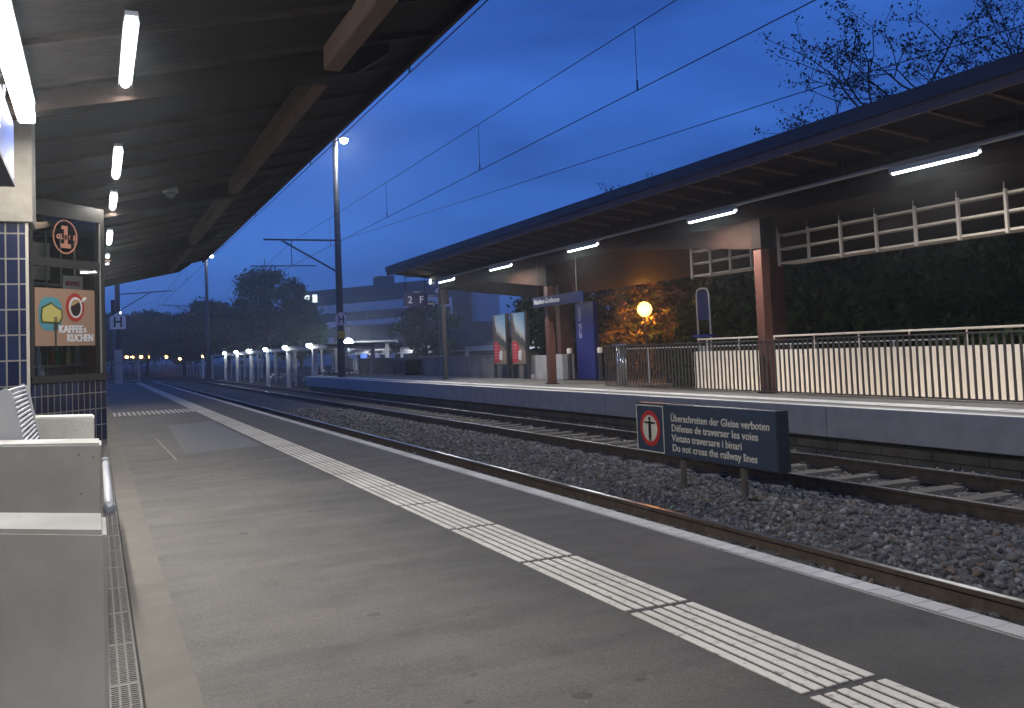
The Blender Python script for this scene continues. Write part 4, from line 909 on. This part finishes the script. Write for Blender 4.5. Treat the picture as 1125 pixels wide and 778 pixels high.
el2 = thing('shelter_floodlight', 'very bright white floodlight at the foot of the tall mast', 'floodlight', (14.7, 57.5, 1.85))
MB().box(-.2, .2, .0, .1, -.12, .12).build('housing', STEELD, el2); MB().lathe([(.10, -.30), (.24, -.22), (.30, -.08), (.24, -.01)], (0, 0, 0), 14, 'y').build('lens', BULB, el2); MB().tube([(0, .06, -.1), (0, .06, -2.65)], .04, 8).build('post', MASTM, el2)
point('lamp_light', (-.3, -.9, .1), 260, (.9, .96, 1), .2, el2)
bp_ = mat('blue_cover', (.05, .13, .5), .6)
for i in range(4):
    t = thing('parking_board', 'blue board under the roof behind the low wall, %s from the mast' % ['first', 'second', 'third', 'fourth'][i], 'board', (27.6, 106-i*5.0, .9), group='blue boards behind the low wall')
    MB().box(-.05, .05, -1.4, 1.4, -.3, .25).build('board', bp_, t); MB().tube([(.06, 0, -.2), (.06, 0, -1.7)], .05, 6).build('post', SHM, t)

# ------------------------------------------------------------------ background building
ob = thing('office_building', 'long four-storey office block with dark window bands behind the platform', 'building', (52, 150, -.8), R(0))
BB = mat('pale_facade', (.85, .86, .88), .7, noise=.08, nscale=.3); BD = mat('window_band', (.02, .022, .03), .25); BR = mat('dark_facade', (.055, .055, .065), .7)
BN = mat('brick_facade', (.075, .06, .055), .8, noise=.15, nscale=.5)
# wing 1: left facade running away ; local x' along, built in world offsets
def wing(p, q, h, name, bands, depth=14, mt=BB):
    p, q = Vector((*p, 0)), Vector((*q, 0)); d = (q-p); L = d.length; d.normalize(); a = math.atan2(d.y, d.x)
    M = Matrix.Translation(p) @ Matrix.Rotation(a, 4, 'Z')
    w_ = MB().box(0, L, 0, depth, 0, h).build(name, mt, ob, M=M)
    for z0, z1 in bands:
        n = max(1, int(L/6.5))
        wb = MB().box(.6, L-.6, -.06, -.01, z0, z1).build('window_band', BD, w_)
        b = MB()
        for i in range(n+1): b.box(.5+i*(L-1.2)/n, .75+i*(L-1.2)/n, -.16, -.07, z0, z1)
        b.build('mullions', BR, wb)
    return w_
wing((-17, 30), (0, 0), 11.4, 'wall', ((2.4, 3.9), (5.3, 6.9), (8.2, 9.8)))
wing((.3, -.2), (5.5, .9), 11.4, 'wall', ((2.4, 3.9), (5.3, 6.9), (8.2, 9.8)), 30)
MB().box(9.3, 13.8, -1, 16, 0, 14.3).build('stair_tower', mat('tower_grey', (.55, .58, .62), .7), ob)
MB().box(5.6, 9.28, 1.2, 16, 0, 13.2).build('link_block', BR, ob)
MB().prism([(-16, 32), (1.0, 3), (5.3, 4), (5.3, 25), (-10, 50)], 'z', 11.4, 14.6).build('penthouse', BR, ob)
for x, y, s_ in ((-3, 14, 1.6), (6, 8, 1.2), (-15, 33, 1.2)): MB().box(x-s_, x+s_, y-s_, y+s_, 14.6, 16.2).build('roof_box', BR, ob)
lw = mat('lit_window', (1, 1, 1), .5, emit=(.8, .9, .85), estr=.9)
b = MB(); v = Vector((22, -38, 0)).normalized()
for s_ in (3.2, 5.4): 
    p = Vector((-16, 31, 12.3))+v*s_; b.bar(p+Vector((-.05, -.4, 0)), p+Vector((-.05, -.4, 1.5)), .9, .1)
ob2 = b.build('lit_window', lw, ob)
lb = thing('brick_building', 'dark low brick building in front of the office block', 'building', (40, 128, -.8))
MB().box(-7, 32, 0, 10, 0, 5.9).build('wall', BN, lb); MB().box(-7.3, 32.3, -.3, 10.3, 5.9, 6.15).build('roof', BR, lb)
for i in range(6): MB().box(-4+i*6, -.5+i*6, -.05, -.01, 3.4, 4.9).build('window', BD, lb)
# slim street lamp poles in front of the building
for i, (x, y, h, lab) in enumerate(((24.0, 66, 6.4, 'thin unlit lamp post standing in front of the office block'), (31, 92, 8.0, 'thin pole between the office block and the canopy end'))):
    t = thing('lamp_post', lab, 'lamp post', (x, y, -.8)); MB().tube([(0, 0, 0), (0, 0, h)], [.07, .05], 8).build('pole', MASTM, t); MB().lathe([(.06, h), (.2, h+.05), (.18, h+.3), (.05, h+.35)], (0, 0, 0), 10).build('lantern', WHITEM, t)

# ------------------------------------------------------------------ trees and shrubs
def np_mesh(name, V, F4, mts, mi, parent):
    me = bpy.data.meshes.new(name); me.vertices.add(len(V)); me.vertices.foreach_set('co', V.astype(np.float32).ravel())
    k = F4.shape[1]; me.loops.add(F4.size); me.loops.foreach_set('vertex_index', F4.astype(np.int32).ravel()); me.polygons.add(len(F4))
    me.polygons.foreach_set('loop_start', np.arange(0, F4.size, k, dtype=np.int32)); me.polygons.foreach_set('loop_total', np.full(len(F4), k, dtype=np.int32))
    for q in mts: me.materials.append(q)
    me.polygons.foreach_set('material_index', mi.astype(np.int32)); me.update(calc_edges=True)
    o = bpy.data.objects.new(name, me); COL.objects.link(o); o.parent = parent; return o
LEAF = [mat('leaf_dark', (.030, .054, .018), .9, spec=.1), mat('leaf_mid', (.045, .085, .024), .9, spec=.1), mat('leaf_pale', (.07, .12, .034), .85, spec=.15)]
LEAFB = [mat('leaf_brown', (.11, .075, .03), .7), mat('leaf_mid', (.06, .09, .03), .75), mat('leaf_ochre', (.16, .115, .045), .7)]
BARK = mat('bark', (.05, .042, .035), .9, noise=.3, nscale=6, bump=.5, bscale=20)
def leaves(centers, spread, n, size, mts, parent, name='crown'):
    centers = np.array(centers); ci = RNG.integers(0, len(centers), n)
    P = centers[ci] + RNG.normal(0, 1, (n, 3))*np.array(spread)
    A = RNG.normal(size=(n, 3)); A /= np.linalg.norm(A, axis=1)[:, None]; B = np.cross(A, RNG.normal(size=(n, 3))); B /= np.linalg.norm(B, axis=1)[:, None]
    s_ = size*(.5+RNG.random(n))[:, None]
    V = np.stack([P-A*s_, P+B*s_*.55, P+A*s_, P-B*s_*.55], 1).reshape(-1, 3); Fq = np.arange(4*n).reshape(n, 4)
    cm_ = RNG.integers(0, len(mts), len(centers)); mi = np.where(RNG.random(n) < .7, cm_[ci], RNG.integers(0, len(mts), n))
    return np_mesh(name, V, Fq, mts, mi, parent)
def tree(label, loc, h, rad, cat='tree', name='tree', n=9000, size=.16, clumps=70, base=.25, mts=LEAF, shape='round', trunk=.2, group=None, spread=None):
    t = thing(name, label, cat, loc, group=group); cs = []
    for k in range(clumps):
        z = base + (1-base)*random.random()**.85; a = random.uniform(0, 6.283)
        q = (z-base)/(1-base)
        if shape == 'round': rr = math.sqrt(max(0, 1-(2*q-.85)**2/1.35))
        elif shape == 'cone': rr = (1-q)*.95+.05
        else: rr = .9
        rr *= rad*(.35+.65*math.sqrt(random.random()))*random.uniform(.7, 1.3); cs.append((rr*math.cos(a), rr*math.sin(a), z*h))
    sp = spread or rad*.12
    leaves(cs, (sp, sp, sp*.8), n, size, mts, t)
    b = MB(); b.tube([(0, 0, 0), (.02*h, 0, h*.4), (0, .01*h, h*.85)], [trunk, trunk*.7, trunk*.2], 8)
    for k in range(16):
        c = random.choice(cs); z0 = c[2]*.55; b.tube([(0, 0, z0), (c[0]*.5, c[1]*.5, (z0+c[2])/2+.05*h), tuple(c)], [trunk*.35, trunk*.2, trunk*.06], 5)
    b.build('trunk', BARK, t); return t
# far left belt
tree('largest round tree rising above the bicycle shelter', (17.8, 108, -.8), 11.6, 4.6, n=15000, size=.2, clumps=80)
tree('broad dark tree left of the largest one', (12.2, 112, -.8), 8.4, 3.6, base=.4, n=9000, size=.22)
tree('bushy tree right of the largest one, before the office block', (21.5, 106, -.8), 8.2, 3.0, n=9000, size=.22)
tree('low wide tree behind the middle of the bicycle shelter', (15.5, 122, -.8), 7.2, 4.5, base=.4, n=8000, size=.25)
tree('dark tree right of the slender far mast', (10.5, 128, -.8), 7.6, 4.0, base=.4, n=8000, size=.25)
tree('dark tree left of the slender far mast', (6.5, 140, -.8), 8.6, 4.6, base=.4, n=8000, size=.28)
tree('tallest tree of the far line beyond the white H board', (2.2, 165, -.8), 9.4, 5.0, n=8000, size=.3)
tree('far tree closing the line of the tracks', (-4, 190, -.8), 10.5, 6.5, n=8000, size=.34)
tree('far tree on the left seen past the kiosk corner', (-9, 170, -.8), 9.5, 5.5, n=7000, size=.32)
tree('low far tree above the end of the tracks', (9.5, 200, -.8), 9.5, 6.5, n=8000, size=.36)
tree('far tree behind the slender mast', (16, 170, -.8), 9.0, 6.0, n=8000, size=.34)
tree('green leafy tree in front of the office block beside the track number sign', (25.9, 75, -.8), 5.9, 2.7, n=9000, size=.13, clumps=60, base=.3)
tree('dark conifer left of the farther red-brown post', (29.0, 60, -.8), 6.9, 1.9, name='conifer', n=9000, size=.14, shape='cone', base=.08)
tree('second dark conifer hidden behind the farther post', (27.0, 50, -.8), 6.8, 2.0, name='conifer', n=9000, size=.14, shape='cone', base=.08)
# hedge of trees behind the opposite platform
HB = [(22.5, 41, 6.6, 2.8, 'dark tree behind the blue totem'), (25, 36, 6.4, 2.8, 'dark tree behind the sodium globe lamp'), (20.8, 25.3, 5.0, 2.3, 'dark shrubby tree right of the sodium globe lamp'), (20, 21, 5.6, 2.7, 'dark tree behind the information stand'), (20.5, 16.5, 5.4, 2.7, 'dark tree behind the red-brown post'), (19.5, 12.2, 5.6, 2.8, 'dark tree behind the middle of the long louvre rack'), (19.2, 7.5, 5.4, 2.7, 'dark tree at the right edge behind the cream ramp wall'), (25, 24, 6.4, 3, 'taller dark tree further back behind the short louvre rack'), (26, 14, 6.4, 3.2, 'taller dark tree further back behind the long louvre rack'), (25, 30.5, 5.6, 2.6, 'leafy dark tree just behind the lit bush')]
HB += [(31, 27, 8, 4, 'big dark tree in the second row behind the short louvre rack'), (33, 19, 8.5, 4.2, 'big dark tree in the second row behind the post'), (32, 11, 8, 4.2, 'big dark tree in the second row behind the right half of the louvre rack'), (30, 35, 7.5, 3.8, 'big dark tree in the second row behind the orange bush')]
for x, y, h, rd, lab in HB: tree(lab, (x, y, -.6), h, rd, n=15000, size=.13 if x < 29 else .22, clumps=90, base=.02, group=None)
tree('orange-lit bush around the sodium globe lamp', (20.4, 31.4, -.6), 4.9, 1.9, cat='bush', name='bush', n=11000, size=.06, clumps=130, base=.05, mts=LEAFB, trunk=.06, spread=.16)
hd = thing('hedge', 'dark clipped hedge line behind the ramp wall', 'hedge', (17.2, 16, -.3))
cs = [(random.uniform(-.5, .5), random.uniform(-13, 9), random.uniform(.1, 1.2)) for _ in range(260)]; leaves(cs, (.2, .3, .2), 16000, .07, LEAF, hd, 'foliage')
MB().box(-.3, .3, -13, 9, 0, .9).build('branches', mat('hedge_core', (.02, .022, .012), .95), hd)
# bare budding tree above the canopy at the top right
def bare_tree(label, loc, h, spread, seed):
    t = thing('bare_tree', label, 'tree', loc); rnd = random.Random(seed); b = MB(); tips = []
    def grow(p, d, L, r_, lev):
        q = p + d*L*.5 + Vector((rnd.uniform(-1, 1), rnd.uniform(-1, 1), rnd.uniform(-.3, .6)))*L*.08; e_ = q + d*L*.5 + Vector((rnd.uniform(-1, 1), rnd.uniform(-1, 1), rnd.uniform(-.2, .8)))*L*.12
        b.tube([p, q, e_], [r_, r_*.8, r_*.62], 5 if lev > 1 else 8, cap=False)
        if lev >= 5: tips.append(e_); tips.append(q); return
        if lev >= 3: tips.append(e_)
        n = 3 if lev < 4 else 2
        if lev == 0: n = 5
        for k in range(n):
            ax = Vector((rnd.gauss(0, 1), rnd.gauss(0, 1), rnd.gauss(0, .55)+.18)).normalized(); nd = (d*.75 + ax*spread).normalized(); grow(e_ if k else q.lerp(e_, .6), nd, L*rnd.uniform(.62, .82), r_*.55, lev+1)
    grow(Vector((0, 0, 0)), Vector((0, 0, 1)), h*.36, .2, 0); b.build('trunk', BARK, t)
    leaves([tuple(x) for x in tips], (.12, .12, .10), 11000, .045, [mat('bud_leaf', (.04, .035, .025), .8), mat('bud_leaf_green', (.045, .06, .025), .8)], t); return t
bare_tree('bare budding tree rising above the opposite canopy at the top right', (23.0, 19.5, -.6), 12.5, .95, 3)
bare_tree('second bare tree at the right edge above the opposite canopy', (25.0, 14.0, -.6), 14.5, .95, 11)
bare_tree('bare tree behind the third tube light of the opposite canopy', (23, 38, -.6), 8, .7, 5)

# sodium globe lamp
sl = thing('globe_lamp', 'glowing orange globe lamp on a thin post behind the fence', 'lamp', (18.6, 28.77, -.5))
MB().lathe([(.02, -.28), (.14, -.24), (.235, -.14), (.28, 0), (.235, .14), (.14, .24), (.02, .28)], (0, 0, 2.86), 20).build('globe', ORANGE, sl, smooth=True)
MB().tube([(0, 0, 0), (0, 0, 2.62)], .05, 8).build('post', STEELD, sl)
point('lamp_light', (-.25, -.35, 2.8), 50, (1, .34, .04), .2, sl); point('lamp_light', (.55, .75, 2.6), 120, (1, .34, .04), .2, sl)
# far street lamps
pts = [(1.9, 190, 2.1, 1), (4.2, 150, 1.9, 1), (4.95, 150, 1.85, 1), (6.2, 150, 1.85, 1), (7.2, 150, 1.8, 1), (9.8, 150, 1.7, 0), (11.8, 150, 1.35, 1), (15.2, 150, 1.6, 1)]
nm = ['first', 'second', 'third', 'fourth', 'fifth', 'sixth', 'seventh', 'eighth']
for i, (x, y, z, o_) in enumerate(pts):
    t = thing('street_lamp', '%s far orange street lamp from the left, below the dark trees' % nm[i], 'street lamp', (x, y, -.8), group='far street lamps'); zz = z+.8
    MB().tube([(0, 0, 0), (0, 0, zz)], .05, 6).build('post', STEELD, t); MB().lathe([(.05, -.22), (.22, -.1), (.24, .1), (.05, .22)], (0, 0, zz+.2), 10).build('lantern', ORANGE_S, t, smooth=True)
# mesh fence along far left of line
ff = thing('trackside_fence', 'low pale trackside fence beyond the near end of the bicycle shelter', 'fence', (10.6, 0, -.8))
b = MB()
for i in range(24): b.box(-.03, .03, 100+i*4, 100.07+i*4, 0, 1.5)
b.box(-.02, .02, 100, 196, 1.42, 1.48); b.build('posts', SHM, ff)
mp2 = thing('marker_post', 'short white marker post just left of the bicycle shelter', 'post', (10.4, 103, -.8)); MB().box(-.12, .12, -.1, .1, 0, 2.1).build('post', WHITE, mp2); MB().box(-.13, .13, -.11, .11, 2.1, 2.2).build('cap', STEELD, mp2)

# ------------------------------------------------------------------ haze: thin volume added for lamp glow and bluish distance
HZ = bpy.data.materials.new('lamp_glow_haze'); HZ.use_nodes = True; t_ = HZ.node_tree; t_.nodes.clear()
pv = t_.nodes.new('ShaderNodeVolumePrincipled'); pv.inputs['Density'].default_value = .0019; pv.inputs['Color'].default_value = (.8, .87, 1, 1); pv.inputs['Anisotropy'].default_value = .8
oo = t_.nodes.new('ShaderNodeOutputMaterial'); t_.links.new(pv.outputs[0], oo.inputs['Volume'])
hz = MB().box(-620, 920, -220, 1520, -1.9, 26).build('haze', HZ); hz['kind'] = 'stuff'
